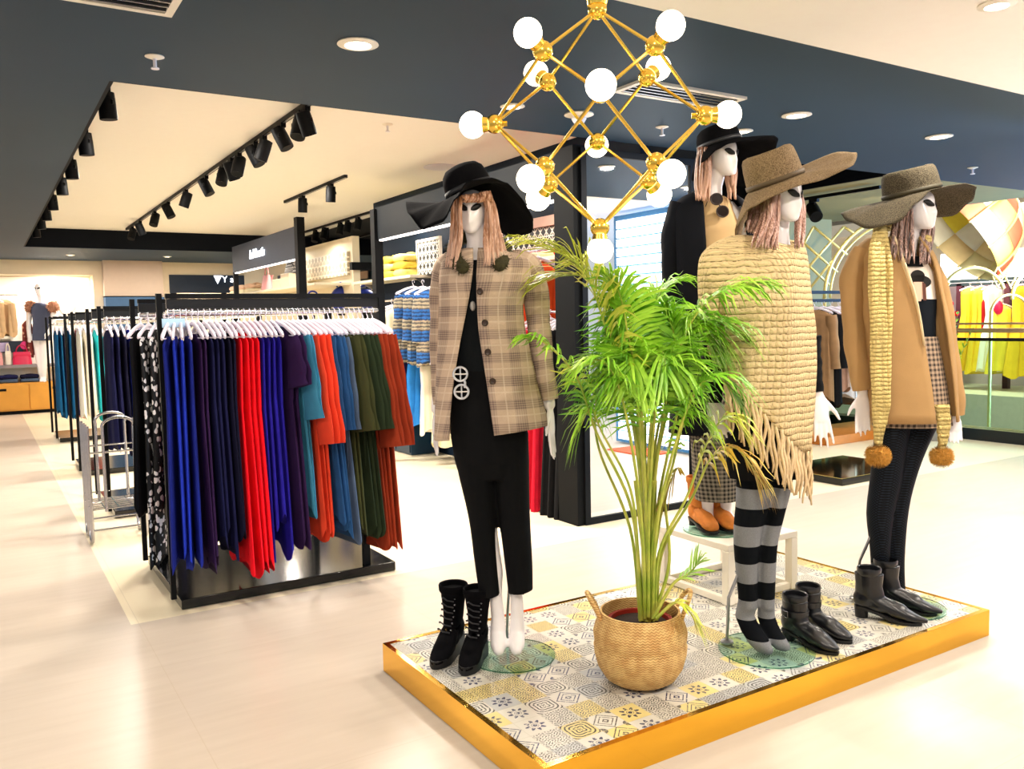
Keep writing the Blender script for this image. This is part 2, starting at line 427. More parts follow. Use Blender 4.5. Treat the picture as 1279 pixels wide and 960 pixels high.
track((3.2, 8.2, 2.90), (3.2, 10.2, 2.90), 'short black lighting track alone on the cream ceiling')
for i, (px, py) in enumerate(((378, 256), (413, 241))):
    p = at_x(px, py, 3.2); spotlight((3.2, p.y, 2.90), (3.2, p.y+.3, 0), 'boxy black spotlight on the short track, %s one' % ('lower' if i == 0 else 'upper'), 'spotlights on the short track')
track((4.5, 10.4, 2.90), (4.5, 14.1, 2.90), 'black lighting track over the opening between the bays')
for i, (px, py) in enumerate(((394, 300), (405, 296), (425, 286), (434, 283), (447, 280))):
    p = at_x(px, py, 4.5); spotlight((4.5, p.y, 2.90), (3.6, p.y-.6, 0), 'black spotlight over the opening between the bays, number %d from the far end' % (i+1), 'spotlights over the bay opening')
for i, (px, py) in enumerate(((423, 318), (445, 312))):
    p = at_x(px, py, 5.5); spotlight((p.x, p.y, p.z+.12), (4.2, p.y-3, .8), 'lit black spotlight deep inside the bay opening, %s of two' % ('lower' if i == 0 else 'upper'), 'lit spotlights inside the opening')
track((5.5, 12.6, 2.88), (5.5, 14.2, 2.88), 'black lighting track deep inside the bay opening')
track((7.22, 5.0, 2.60), (7.22, 6.6, 2.60), 'black lighting track over the khaki bay')
c, d = spotlight((7.22, 5.75, 2.6), (5.6, 3.4, .4), 'lit black spotlight under the khaki ceiling beside the tan hat brim', 'spotlights of the khaki bay', size=1.25)
light('SPOT', c+d*.12, 70, target=(6.4, 5.0, 0), spot=90, size=.05)
light('SPOT', (8.2, 5.2, 2.6), 55, target=(8.4, 7.2, 1.6), spot=100, size=.05)
# lights inside the bays and niche
for y in (5.6, 7.0, 8.6): light('AREA', (3.9, y, 2.55), 13, size=.15)
for y in (11.3, 12.8): light('AREA', (3.9, y, 2.55), 13, size=.15)
for x in (-2.5, -.5, 1.2): light('AREA', (x, W+.2, 2.37), 40, size=.2, target=(x, W+.45, .8))
for x, y in ((5.5, 15.5), (5.4, 11.5), (3.8, 17.8)): light('AREA', (x, y, 2.6), 45, size=.2)
for x, y in ((1.3, 6.6), (1.3, 9.0), (2.8, 6.2), (2.8, 8.6), (2.0, 12.0)): light('AREA', (x, y, 2.88), 60, size=.2, col='#fff6ea')

# blue area lamp added low in the atrium, tinting the ceiling like daylight
light('AREA', (12.6, 2.8, 1.2), 900, '#8cc2ff', 2.4, target=(6.0, 3.4, 2.5))
# ------------------------------------------------------------------ clothes racks
HANGERW = mat('hanger_white', '#efe8f4', .3, var=.02)
def rack(name_label, x0, x1, ya, yb, header=True, rails=(True, True)):
    """double sided rail: a low black base and two upright frames with a hanging rail each"""
    t = thing('clothes_rack', name_label, 'clothes rack', (x0, ya-.12, 0), 'black double clothes racks')
    MB().box((x0+.005, ya-.06, .003), (x1-.005, yb+.08, .055)).build('base', BLACKG, t, bevel=.004)
    for k, y in enumerate((ya, yb)):
        f = MB(); w = .014
        f.box((x0-.034, y-w, .05), (x0-.008, y+w, 1.61)); f.box((x1-.18, y-w, .05), (x1-.14, y+w, 1.38))
        f.box((x1-.04, y-w, 1.40), (x1, y+w, 1.61)); f.box((x1-.18, y-w, 1.36), (x1, y+w, 1.40)); f.box((x0+.01, y-w, 1.585), (x1-.04, y+w, 1.61))
        f.build('upright_frame', BLACK, t)
        if header: MB().box((x0+.012, y-.008, 1.535), (x1-.042, y+.008, 1.584)).build('header_panel', mat('smoked_panel', '#1c1e22', .35, var=.2, spec=.25), t)
        MB().cyl((x0+.01, y, 1.515), (x1-.04, y, 1.515), .0125, n=12).build('hanging_rail', CHROME, t)
    return t
RX0, RX1 = .79, 1.985
rack('front black clothes rack packed with blue, red, green and rust dresses', RX0, RX1, 4.56, 5.44)
rack('second black clothes rack, just behind the chrome cart', RX0, RX1, 7.08, 7.9)
rack('third black clothes rack, with white and turquoise clothes', RX0, RX1, 9.3, 10.1)
rack('furthest black clothes rack, with teal and coral clothes', RX0, RX1, 12.3, 13.1, header=False)
MB().box((0, 0, 0), (.001, .001, .001))
o = MB().box((.775, 4.535, 1.44), (.885, 4.539, 1.485)).build('price_card', mat('pale_blue_card', '#b9dcf6', .4, var=.03)); tag(o, 'pale blue price card at the post of the front rack', 'price card')
def hanger_mb(w=.2, drop=.075):
    b = MB()
    b.tube([V((0, -.012, -.012)), V((0, -.014, .004)), V((0, 0, .0165)), V((0, .014, .004)), V((0, .010, -.02)), V((0, 0, -.035)), V((0, 0, -.055))], .0028, 6)
    b.tube([V((0, -w, -.055-drop)), V((0, -w*.9, -.055-drop*.82)), V((0, -w*.4, -.075)), V((0, 0, -.055)), V((0, w*.4, -.075)), V((0, w*.9, -.055-drop*.82)), V((0, w, -.055-drop))], [.006, .009, .008, .009, .008, .009, .006], 8, flat=1.5)
    b.tube([V((0, -w*.86, -.055-drop)), V((0, w*.86, -.055-drop))], .004, 6)
    return b
def garment_mb(rng, length=1.2, top=.13, sh=.19, thick=.013, flare=1.25, waist=.8, slope=.07, z0=-.085, sleeves=None, nfold=5, amp=.5, hemdz=.035, hemthick=None):
    """a garment on a hanger: local y across the shoulders, x its thickness, z down from the rail. returns body, sleeves"""
    b = MB(); n = 44; R = 26; rows = []; uvs = []
    ph = [rng.uniform(0, 6.28) for _ in range(6)]; sway = rng.uniform(-.006, .006)
    ht = hemthick or thick*1.25
    for i in range(R+1):
        t = i/R
        if t < .12:
            s = t/.12; hy = lerp(top*.5, sh, s**.8); z = z0-slope*s; hx = lerp(.006, thick, s)
        else:
            s = (t-.12)/.88; z = z0-slope-(length-slope)*s
            w = lerp(1, waist, min(1, s/.3)) if s < .3 else lerp(waist, flare, ((s-.3)/.7)**.9)
            hy = sh*w; hx = lerp(thick, ht, s)
        row = []; uv = []
        for k in range(n):
            a = 2*PI*k/n
            fold = 1+amp*min(1, t*1.6)*(math.sin(nfold*a+ph[0]+t*1.2)*.6+math.sin((nfold*2+1)*a+ph[1]-t)*.4)
            ca, sa = math.cos(a), math.sin(a)
            y = hy*math.copysign(abs(sa)**.8, sa)*(1+.03*t*math.sin(5*a+ph[2]))
            x = hx*math.copysign(abs(ca)**.7, ca)*fold + sway*t*2
            dz = hemdz*t**4*math.sin(3*a+ph[3])
            row.append(V((x, y, z+dz))); uv.append((y+sh, z))
        uv.append(uv[0]); rows.append(row); uvs.append(uv)
    b.grid(rows, close_u=True, caps=True, uvs=uvs)
    sl = []
    if sleeves:
        ln, r0, r1, ang = sleeves
        for sgn in (-1, 1):
            s = MB(); pts = []; rad = []
            for i in range(9):
                t = i/8
                pts.append(V((sway*t*ln+.002*math.sin(9*t+ph[4]), sgn*(sh-.035+math.sin(ang)*ln*t*(1-.25*t)), z0-slope+.005-ln*math.cos(ang)*t)))
                rad.append(lerp(r0, r1, t)*(1+.09*math.sin(t*14+ph[5])))
            s.tube(pts, rad, 14, flat=min(1, thick*1.05/r0), up=(1, 0, 0)); sl.append(s)
    return b, sl
def hang(loc, name, label, cat, m, group, rng, rotz=0, hanger=True, hw=.2, belt=None, **kw):
    t = thing(name, label, cat, (0, 0, 0), group)
    b, sl = garment_mb(rng, **kw)
    b.build('body', m, t, smooth=60)
    for s in sl: s.build('sleeve', m, t, smooth=60)
    if belt:
        z = belt[0]; hy = kw.get('sh', .19)*kw.get('waist', .8)+.012; tk = kw.get('thick', .013)*1.25
        MB().grid([[V((math.cos(2*PI*k/28)*tk, math.sin(2*PI*k/28)*hy, zz)) for k in range(28)] for zz in (z-.02, z+.02)], close_u=True).build('belt', belt[1], t, solid=.003)
        MB().tube([V((-.004, -hy-.004, z)), V((-.006, -hy-.012, z-.07)), V((-.004, -hy-.010, z-.22))], [.011, .013, .009], 8, flat=.35).build('belt_tail', belt[1], t)
    if hanger: hanger_mb(hw).build('hanger', HANGERW, t)
    t.location = loc; t.rotation_euler = (0, 0, rotz); return t
def flor_mat(name, base, spot, scale=26, thr=.36):
    m = bpy.data.materials.new(name); t = NT(m); p = t.co()
    v = t.new('ShaderNodeTexVoronoi'); t.put(v.inputs['Vector'], p); v.inputs['Scale'].default_value = scale
    n = t.noise(p, scale*2.2, 2)
    f = t.m('LESS_THAN', t.m('ADD', v.outputs['Distance'], t.m('MULTIPLY', n, .35)), thr)
    f2 = t.m('GREATER_THAN', t.noise(p, scale*.35, 1), .40)
    t.put(t.b.inputs['Base Color'], t.mix(t.m('MULTIPLY', f, f2), base, spot)); t.b.inputs['Roughness'].default_value = .85
    return m
F = fabric
CL = dict(royal=F('royal_blue', '#1a2fa8'), royald=F('royal_dark', '#131f78'), navy=F('navy', '#14163f'), plum=F('plum', '#2d1642'), red=F('scarlet', '#ee0f22', var=.12), violet=F('violet_blue', '#231994'),
    ink=F('ink', '#0f0f2a'), orange=F('orange_red', '#dc4228', var=.15), denim=F('teal_denim', '#377c9c'), chambray=F('chambray', '#234e80'), slate=F('slate', '#4e5f78'), olive=F('olive', '#26321f'), oliveb=F('olive_light', '#3a3e22'), rust=F('rust', '#90331a'),
    black=F('black', '#0b0c10'), floral=flor_mat('black_white_floral', '#0b0c0f', '#f2f0ee', 24, .60), teal=F('teal', '#155a8a'), coral=F('coral', '#f08d80', var=.12), white=F('ivory', '#f4efdf', var=.06), turq=F('turquoise', '#25bcc6', var=.12), maroon=F('maroon', '#5e1424'), wine=F('crimson', '#b8122c'), cobalt=F('cobalt', '#2b7fd0'), cream=F('cream_knit', '#efe3bd', var=.08), rustor=F('burnt_orange', '#d2481a', var=.12))
rng = random.Random(11)
# front rail: the colour groups in order along the rail
SEQ = [('royal blue', 'royal', 4, 'dress'), ('dark plum', 'plum', 2, 'strap'), ('navy', 'navy', 3, 'strap'), ('inky black', 'ink', 2, 'strap'), ('scarlet', 'red', 4, 'strap'), ('violet blue', 'violet', 4, 'strap'),
       ('dark aubergine', 'plum', 2, 'short'), ('teal denim', 'denim', 2, 'shirt'), ('orange red', 'orange', 3, 'shirt'), ('mid blue chambray', 'chambray', 4, 'shirtd'), ('olive green', 'olive', 5, 'coat'), ('rust', 'rust', 4, 'coat')]
ORD = ['first', 'second', 'third', 'fourth', 'fifth', 'sixth', 'seventh', 'eighth', 'ninth', 'tenth', 'eleventh', 'twelfth']
total = sum(s[2] for s in SEQ); xs = RX0+.02; sp = (RX1-.075-xs)/(total-1); k = 0
for col, key, cnt, kind in SEQ:
    for j in range(cnt):
        x = xs+sp*k; k += 1; th = .0125; rz = {'royal': -.34+.08*j, 'plum': 0 if kind == 'strap' else .14, 'denim': .16, 'orange': .18, 'chambray': .18, 'olive': .2, 'rust': .17}.get(key, 0)+rng.uniform(-.03, .03)
        m = CL[key]
        if key == 'royal' and j in (0, 3): m = CL['royald']
        if key == 'chambray' and j == 3: m = CL['slate']
        if key == 'olive' and j < 2: m = CL['oliveb']
        noun = {'dress': 'long dress', 'strap': 'long strappy dress', 'short': 'short sleeved dress', 'shirt': 'belted shirt dress', 'shirtd': 'belted shirt dress', 'coat': 'long sleeved maxi dress'}[kind]
        lab = '%s %s on front rack, %s of %d from the price card' % (col, noun, ORD[j], cnt)
        g = '%s dresses on the front rack' % col
        kw = dict(thick=th)
        if kind == 'dress': kw.update(length=1.15+rng.uniform(-.10, .04), top=.14, sh=.17, waist=.85, flare=1.35, z0=-.12, slope=.04)
        elif kind == 'strap': kw.update(length=1.14+(rng.uniform(.04, .12) if key == 'red' else rng.uniform(-.16, .04)), top=.14, sh=.15, waist=.85, flare=1.55 if key == 'red' else 1.35, z0=-.11, slope=.05)
        elif kind == 'short': kw.update(length=1.15, top=.1, sh=.18, waist=.8, flare=1.2, sleeves=(.26, .095, .115, .32))
        elif kind == 'shirt': kw.update(length=(1.0 if key == 'denim' else 1.15)+rng.uniform(-.03, .03), top=.08, sh=.19, waist=.75, flare=1.15, z0=-.06, slope=.09, sleeves=(.58 if key == 'orange' else .44, .075, .085, .26))
        elif kind == 'shirtd': kw.update(length=1.05+.04*j, top=.08, sh=.19, waist=.72, flare=1.3, z0=-.075, slope=.085, sleeves=(.5, .07, .075, .2))
        else: kw.update(length=1.13+rng.uniform(-.05, .04) if key == 'olive' else 1.24, top=.08, sh=.2, waist=.72, flare=1.2, z0=-.07, slope=.09, sleeves=(.52 if key == 'olive' else .62, .08, .10, .28))
        belt = (-.64, m) if kind in ('shirtd', 'coat') else None
        hang((x, 4.56, 1.515), 'hanging_dress', lab, 'dress', m, g, rng, rz, belt=belt, **kw)
# clothes at the visible end of the inner rail of the front rack
for j, (key, col) in enumerate((('black', 'black'), ('floral', 'black and white floral'), ('floral', 'black and white floral'), ('ink', 'midnight blue'), ('black', 'black'))):
    hang((RX0+.02+.045*j, 5.44, 1.515), 'hanging_dress', "%s maxi dress on the front rack's inner rail, %s from the cart" % (col, ORD[j]), 'dress', CL[key], 'dresses on the inner rail of the front rack', rng, -.52+.06*j if j < 3 else 0, length=1.36 if key == 'floral' else 1.05, top=.1, sh=.17, waist=.9, flare=1.25, thick=.016)
def row(y, keys, cols, where, length, step=.048, noun='dress', **kw):
    cnt = {}
    for j, key in enumerate(keys):
        cnt[key] = cnt.get(key, 0)+1
        col = cols[key]
        hang((RX0+.03+step*j, y, 1.515), 'hanging_'+noun, '%s %s on the %s, %s of that colour from the aisle' % (col, noun, where, ORD[cnt[key]-1]), noun, CL[key], 'clothes on the '+where, rng, rng.uniform(-.05, .05), length=length+rng.uniform(-.06, .06), thick=.018, **kw)
row(7.08, ['navy', 'navy', 'ink', 'royal', 'royal', 'black', 'black', 'ink', 'black', 'navy', 'black'], dict(navy='navy', ink='midnight blue', royal='royal blue', black='black'), 'second rack', .92, top=.12, sh=.18, waist=.85, flare=1.25)
row(9.3, ['white', 'white', 'white', 'turq', 'turq', 'turq', 'navy', 'navy', 'ink', 'navy'], dict(white='ivory', turq='turquoise', navy='navy', ink='midnight blue'), 'third rack', .82, top=.12, sh=.19, waist=.9, flare=1.2)
row(12.3, ['teal', 'teal', 'navy', 'teal', 'navy', 'coral', 'coral', 'maroon', 'coral', 'coral'], dict(teal='deep teal', navy='navy', coral='coral pink', maroon='maroon'), 'furthest rack', 1.05, top=.12, sh=.18, waist=.9, flare=1.25)
# ------------------------------------------------------------------ chrome cart
ct = thing('chrome_cart', 'small tubular chrome cart on skids beside the front rack', 'cart', (.70, 6.4, 0))
TUBE = mat('cart_chrome', '#b9b8bd', .25, 1.0, var=.06)
def loop(x, y0, y1, zt, zb, r=.07):
    """one side of the cart: two uprights joined by a rounded skid below"""
    pts = [V((x, y0, zt)), V((x, y0, zb+r))]
    for a in (0, 30, 60, 90): pts.append(V((x, y0+r-r*math.cos(math.radians(a)), zb+r-r*math.sin(math.radians(a)))))
    for a in (90, 60, 30, 0): pts.append(V((x, y1-r+r*math.cos(math.radians(a)), zb+r-r*math.sin(math.radians(a)))))
    pts += [V((x, y1, zb+r)), V((x, y1, zt))]
    return pts
cx0, cx1, cy0, cy1 = .565, .90, 6.22, 6.62
for x in (cx0, cx1): MB().tube(loop(x, cy0, cy0+.15, .80, .01), .011, 10).build('skid_frame', TUBE, ct); MB().tube(loop(x, cy1-.15, cy1, .80, .01), .011, 10).build('skid_frame', TUBE, ct)
for y in (cy0, cy1):
    pts = [V((cx0+.09, y, .22)), V((cx0+.09, y, .78))]
    for a in range(0, 181, 20): pts.append(V(((cx0+cx1)/2+.02-.10*math.cos(math.radians(a)), y, .79+.06*math.sin(math.radians(a)))))
    pts += [V((cx1-.055, y, .78)), V((cx1-.055, y, .22))]
    MB().tube(pts, .010, 10).build('arched_handle', TUBE, ct)
for z in (.24, .29):
    MB().tube([V((cx0, cy0+.0, z)), V((cx1, cy0, z)), V((cx1, cy1, z)), V((cx0, cy1, z))], .006, 8, closed=True).build('basket_rim', TUBE, ct)
bb = MB()
for i in range(9):
    y = cy0+(cy1-cy0)*i/8; bb.cyl((cx0, y, .24), (cx1, y, .24), .004, n=6)
for i in range(5):
    x = cx0+(cx1-cx0)*i/4; bb.cyl((x, cy0, .24), (x, cy1, .24), .004, n=6)
bb.build('wire_shelf', TUBE, ct)
for z in (.1, .62):
    MB().tube([V((cx0, cy0, z)), V((cx1, cy0, z))], .007, 8).build('cross_bar', TUBE, ct); MB().tube([V((cx0, cy1, z)), V((cx1, cy1, z))], .007, 8).build('cross_bar', TUBE, ct)
# ------------------------------------------------------------------ tiled display platform
PX0, PX1, PY0, PY1, PZ = 1.345, 3.735, 2.02, 3.215, .115
def tile_mat():
    m = bpy.data.materials.new('patchwork_tiles'); t = NT(m); p = t.vm('ADD', t.co(), (.03, .02, 0)); S = .105
    q = t.vm('DIVIDE', p, (S, S, 1)); s = t.sep(q)
    cx, cy = t.m('FLOOR', s[0]), t.m('FLOOR', s[1]); u, v = t.m('SUBTRACT', t.m('FRACT', s[0]), .5), t.m('SUBTRACT', t.m('FRACT', s[1]), .5)
    comb = t.new('ShaderNodeCombineXYZ'); t.put(comb.inputs[0], cx); t.put(comb.inputs[1], cy)
    wn = t.new('ShaderNodeTexWhiteNoise', noise_dimensions='3D'); t.put(wn.inputs['Vector'], comb.outputs[0])
    r1 = wn.outputs['Value']; rc = t.sep(wn.outputs['Color']); r2, r3 = rc[0], rc[1]
    r = t.m('SQRT', t.m('ADD', t.m('MULTIPLY', u, u), t.m('MULTIPLY', v, v))); th = t.m('ARCTAN2', v, u)
    au, av = t.m('ABSOLUTE', u), t.m('ABSOLUTE', v)
    def band(x, c, w): return t.m('LESS_THAN', t.m('ABSOLUTE', t.m('SUBTRACT', x, c)), w)
    # motif one: rosette with petals and ring
    pet = t.m('LESS_THAN', r, t.m('ADD', .27, t.m('MULTIPLY', t.m('COSINE', t.m('MULTIPLY', th, 8.0)), .09)))
    ring = band(r, .16, .035); ctr = t.m('LESS_THAN', r, .05)
    ros = t.m('MAXIMUM', t.m('MULTIPLY', pet, t.m('SUBTRACT', 1.0, ring)), ctr); ros = t.m('SUBTRACT', ros, band(r, .09, .02), clamp=True)
    # motif two: diamonds and dots
    d = t.m('ADD', au, av); dia = t.m('MAXIMUM', band(d, .47, .03), t.m('MAXIMUM', band(d, .3, .025), t.m('LESS_THAN', t.m('ABSOLUTE', t.m('SUBTRACT', d, .1)), .04)))
    cor = t.m('LESS_THAN', t.m('SQRT', t.m('ADD', t.m('POWER', t.m('SUBTRACT', .5, au), 2.0), t.m('POWER', t.m('SUBTRACT', .5, av), 2.0))), .17)
    dia = t.m('MAXIMUM', dia, t.m('MULTIPLY', cor, t.m('GREATER_THAN', r2, .4)))
    # motif three: fine lattice of scrolls
    w1 = t.m('SINE', t.m('MULTIPLY', t.m('ADD', u, t.m('MULTIPLY', t.m('SINE', t.m('MULTIPLY', v, 18.0)), .06)), 30.0)); w2 = t.m('SINE', t.m('MULTIPLY', t.m('ADD', v, t.m('MULTIPLY', t.m('SINE', t.m('MULTIPLY', u, 14.0)), .06)), 30.0))
    lat = t.m('GREATER_THAN', t.m('ABSOLUTE', t.m('MULTIPLY', w1, w2)), .45)
    # motif four: concentric wavy circles
    cc = t.m('GREATER_THAN', t.m('SINE', t.m('ADD', t.m('MULTIPLY', r, 46.0), t.m('MULTIPLY', t.m('COSINE', t.m('MULTIPLY', th, 4.0)), 1.6))), .25)
    def between(x, a, b): return t.m('MULTIPLY', t.m('GREATER_THAN', x, a), t.m('LESS_THAN', x, b))
    mk = t.m('ADD', t.m('MULTIPLY', ros, between(r1, -.1, .24)), t.m('ADD', t.m('MULTIPLY', dia, between(r1, .24, .5)), t.m('ADD', t.m('MULTIPLY', lat, between(r1, .5, .76)), t.m('MULTIPLY', cc, between(r1, .76, 1.1)))), clamp=True)
    n = t.noise(p, 160, 2)
    mk = t.m('MULTIPLY', mk, t.step(n, .30, .46))
    base = t.mix(t.m('GREATER_THAN', r3, .66), '#cbc7bb', '#d6c482'); base = t.mix(t.m('GREATER_THAN', r3, .88), base, '#b2b3b1')
    ink = t.mix(t.m('GREATER_THAN', r2, .42), '#232a52', '#55514b'); ink = t.mix(t.m('GREATER_THAN', r2, .74), ink, '#2f2b26')
    c = t.mix(mk, base, ink)
    edge = t.m('GREATER_THAN', t.m('MAXIMUM', au, av), .487)
    t.put(t.b.inputs['Base Color'], t.mix(t.m('MULTIPLY', edge, .6), c, '#b9b2a2')); t.b.inputs['Roughness'].default_value = .3
    return m
pf = thing('display_platform', 'low brass edged display platform topped with patterned patchwork tiles', 'display platform', (PX0, PY0, 0))
w = .022
MB().box((PX0+w, PY0+w, .002), (PX1-w, PY1-w, PZ)).build('tile_top', tile_mat(), pf)
f = MB()
for lo, hi in (((PX0, PY0), (PX1, PY0+w)), ((PX0, PY1-w), (PX1, PY1)), ((PX0, PY0+w), (PX0+w, PY1-w)), ((PX1-w, PY0+w), (PX1, PY1-w))): f.box((*lo, 0), (*hi, PZ+.002))
f.build('brass_frame', BRASS, pf)
# ------------------------------------------------------------------ boots
LEATHER = mat('black_leather', '#0d0e12', .28, var=.2, bump=.1, bscale=90, spec=.6)
SUEDE = mat('black_suede', '#08080b', .95, var=.3, bump=.2, spec=.1)
SOLE = mat('black_sole', '#0a0a0c', .5, var=.1)
BUCKLE = mat('dark_buckle', '#6d6d72', .25, 1.0, var=.05)
def boot(loc, rot, label, group, m, L=.245, H=.20, heel=.045, wedge=False, laces=False, strap=False, top=.050, cat='boot'):
    """x runs from heel to toe, z up"""
    t = thing('ankle_boot', label, cat, (0, 0, 0), group)
    b = MB(); n = 22
    fl = heel
    # centre x, centre z, half length along section, half width, tilt (0 = flat ring .. 90 = upright ring)
    secs = [(.062, H, .055, top*.86, 0), (.062, H*.9, .053, top*.84, 0), (.062, H*.72, .050, .041, 2), (.066, H*.55, .056, .037, 10), (.078, H*.43, .068, .036, 26), (.10, H*.33+fl*.25, .070, .038, 46), (.135, H*.24+fl*.2, .052, .041, 66), (.17, .042+fl*.12, .040, .043, 78), (.205, .031+fl*.04, .029, .040, 86), (.232, .025, .020, .029, 90), (L+.004, .021, .008, .012, 92)]
    sc = L/.245; rows = []
    for cx, cz, hl, hw, a in secs:
        a = math.radians(a); row = []
        for k in range(n):
            q = 2*PI*k/n; l = math.cos(q)*hl; wv = math.sin(q)*hw
            row.append(V(((cx+math.cos(a)*l)*sc, wv, cz-math.sin(a)*l*-1*(-1) if False else cz+math.sin(a)*l*-1)))
        rows.append(row)
    # heel counter: an ellipsoid that fills the back of the foot
    b.grid(rows, close_u=True, caps=True)
    b.sphere((.052*sc, 0, fl+.042), 1, 18, 12, sc=(.050*sc, .036, .052)); b.sphere((.12*sc, 0, fl*.55+.036), 1, 18, 10, sc=(.085*sc, .038, .035))
    up = b.build('upper', m, t, smooth=180)
    r = up.modifiers.new('remesh', 'REMESH'); r.mode = 'VOXEL'; r.voxel_size = .0045; r.use_smooth_shade = True
    s = up.modifiers.new('smooth', 'SMOOTH'); s.iterations = 6; s.factor = .5
    # collar opening
    MB().lathe((.062*sc, 0, H-.008), [(top*.80, 0), (top*.93, 0), (top*1.0, .008), (top*1.02, .026), (top*.98, .031), (top*.90, .027), (top*.87, .010), (.001, .0095), (.001, .001)], 26).build('collar', m, t)
    # sole outline
    def outline(z): return [V((x*sc, y, z)) for x, y in ((.008, 0), (.018, .026), (.05, .034), (.1, .031), (.15, .038), (.19, .042), (.225, .033), (L/sc+.006, .012), (L/sc+.010, 0), (L/sc+.006, -.012), (.225, -.033), (.19, -.042), (.15, -.038), (.1, -.031), (.05, -.034), (.018, -.026))]
    def zs(x): return fl*max(0, 1-max(0, x/sc-.06)/.10) if not wedge else fl*max(.35, 1-max(0, x/sc-.05)/.2)
    o1 = outline(0); so = MB()
    lowv = [so.vert((p.x, p.y, zs(p.x)-.0 if not wedge else 0)) for p in o1]; upv = [so.vert((p.x, p.y, zs(p.x)+.012)) for p in o1]
    so.face(lowv[::-1]); so.face(upv)
    for i in range(len(o1)): j = (i+1) % len(o1); so.face((lowv[i], lowv[j], upv[j], upv[i]))
    so.build('sole', SOLE, t)
    if not wedge: MB().grid([[V((.036*sc+math.cos(2*PI*k/16)*(.028-.004*q)*sc, math.sin(2*PI*k/16)*(.029-.003*q), fl*(1-q)+.004*(1-q))) for k in range(16)] for q in (0, .5, 1)], close_u=True, caps=True).build('heel', SOLE, t)
    if laces:
        for i in range(6):
            z = H*.92-i*.022; x = .062+.05+.004*i+(0 if i < 3 else .006*(i-2)**1.3)
            MB().tube([V((x*sc, -.024, z)), V(((x+.010)*sc, 0, z-.008)), V((x*sc, .024, z-.014))], .003, 6).build('lace', mat('black_lace', '#1b1b20', .6), t)
            for sg in (-1, 1): MB().sphere((x*sc-.004, sg*.027, z-.004), .0045, 8, 6).build('eyelet', BUCKLE, t)
    if strap:
        MB().lathe((.062*sc, 0, H*.70), [(.044, -.011), (.054, -.011), (.055, .011), (.044, .011)], 22, close=True).build('strap', m, t)
        MB().tube([V((.045, -.057, H*.70-.012)), V((.07, -.057, H*.70-.012)), V((.07, -.057, H*.70+.012)), V((.045, -.057, H*.70+.012))], .0025, 6, closed=True).build('buckle', BUCKLE, t)
    t.location = loc; t.rotation_euler = (0, 0, rot); return t
def yaw_px(a, b, z=PZ):
    """floor direction of an image segment"""
    d = at_z(*b, z)-at_z(*a, z); return math.atan2(d.y, d.x)
def boot_at(heel_px, toe_px, *a, **k):
    h = at_z(*heel_px, PZ); t2 = at_z(*toe_px, PZ); d = (t2-h); d.z = 0; L = d.length; r = math.atan2(d.y, d.x)
    return boot(tuple(h+V((0, 0, .002))), r, *a, **k)
boot_at((576, 806), (541, 838), 'black suede lace-up boot at the platform corner', 'pair of black suede boots', SUEDE, L=.25, H=.255, heel=.055, wedge=True, laces=True, top=.058)
boot_at((604, 812), (582, 842), 'black suede lace-up boot beside the bare white feet', 'pair of black suede boots', SUEDE, L=.25, H=.255, heel=.055, wedge=True, laces=True, top=.058)
boot_at((976, 795), (1036, 815), 'black leather buckled boot beside the striped feet', 'pair of black buckled leather boots', LEATHER, L=.25, H=.175, heel=.035, strap=True)
boot_at((992, 783), (1050, 800), 'black leather buckled boot behind its partner near the striped legs', 'pair of black buckled leather boots', LEATHER, L=.25, H=.175, heel=.035, strap=True)
boot_at((1064, 768), (1131, 778), 'plain black leather boot standing foremost beside the fishnet legs', 'pair of plain black leather boots', LEATHER, L=.27, H=.20, heel=.04)
boot_at((1085, 756), (1150, 766), 'plain black leather boot tucked against the fishnet legs', 'pair of plain black leather boots', LEATHER, L=.27, H=.20, heel=.04)
# ------------------------------------------------------------------ white stool
st = thing('white_stool', 'square white metal frame stool with a mannequin standing on it', 'stool', (2.83, 2.70, PZ+.002))
q = .042; sx0, sx1, sy0, sy1, sz = 2.83, 3.30, 2.71, 3.18, .40
MB().box((sx0, sy0, sz-.03), (sx1, sy1, sz)).build('seat', WHITEPAINT, st, bevel=.003)
for x in (sx0, sx1-q):
    for y in (sy0, sy1-q): MB().box((x, y, PZ+.002), (x+q, y+q, sz-.03)).build('leg', WHITEPAINT, st, bevel=.003)
for lo, hi in (((sx0+q, sy0+.006), (sx1-q, sy0+q-.006)), ((sx0+q, sy1-q+.006), (sx1-q, sy1-.006)), ((sx0+.006, sy0+q), (sx0+q-.006, sy1-q)), ((sx1-q+.006, sy0+q), (sx1-.006, sy1-q))):
    MB().box((*lo, PZ+.003), (*hi, PZ+.035)).build('stretcher', WHITEPAINT, st, bevel=.003)
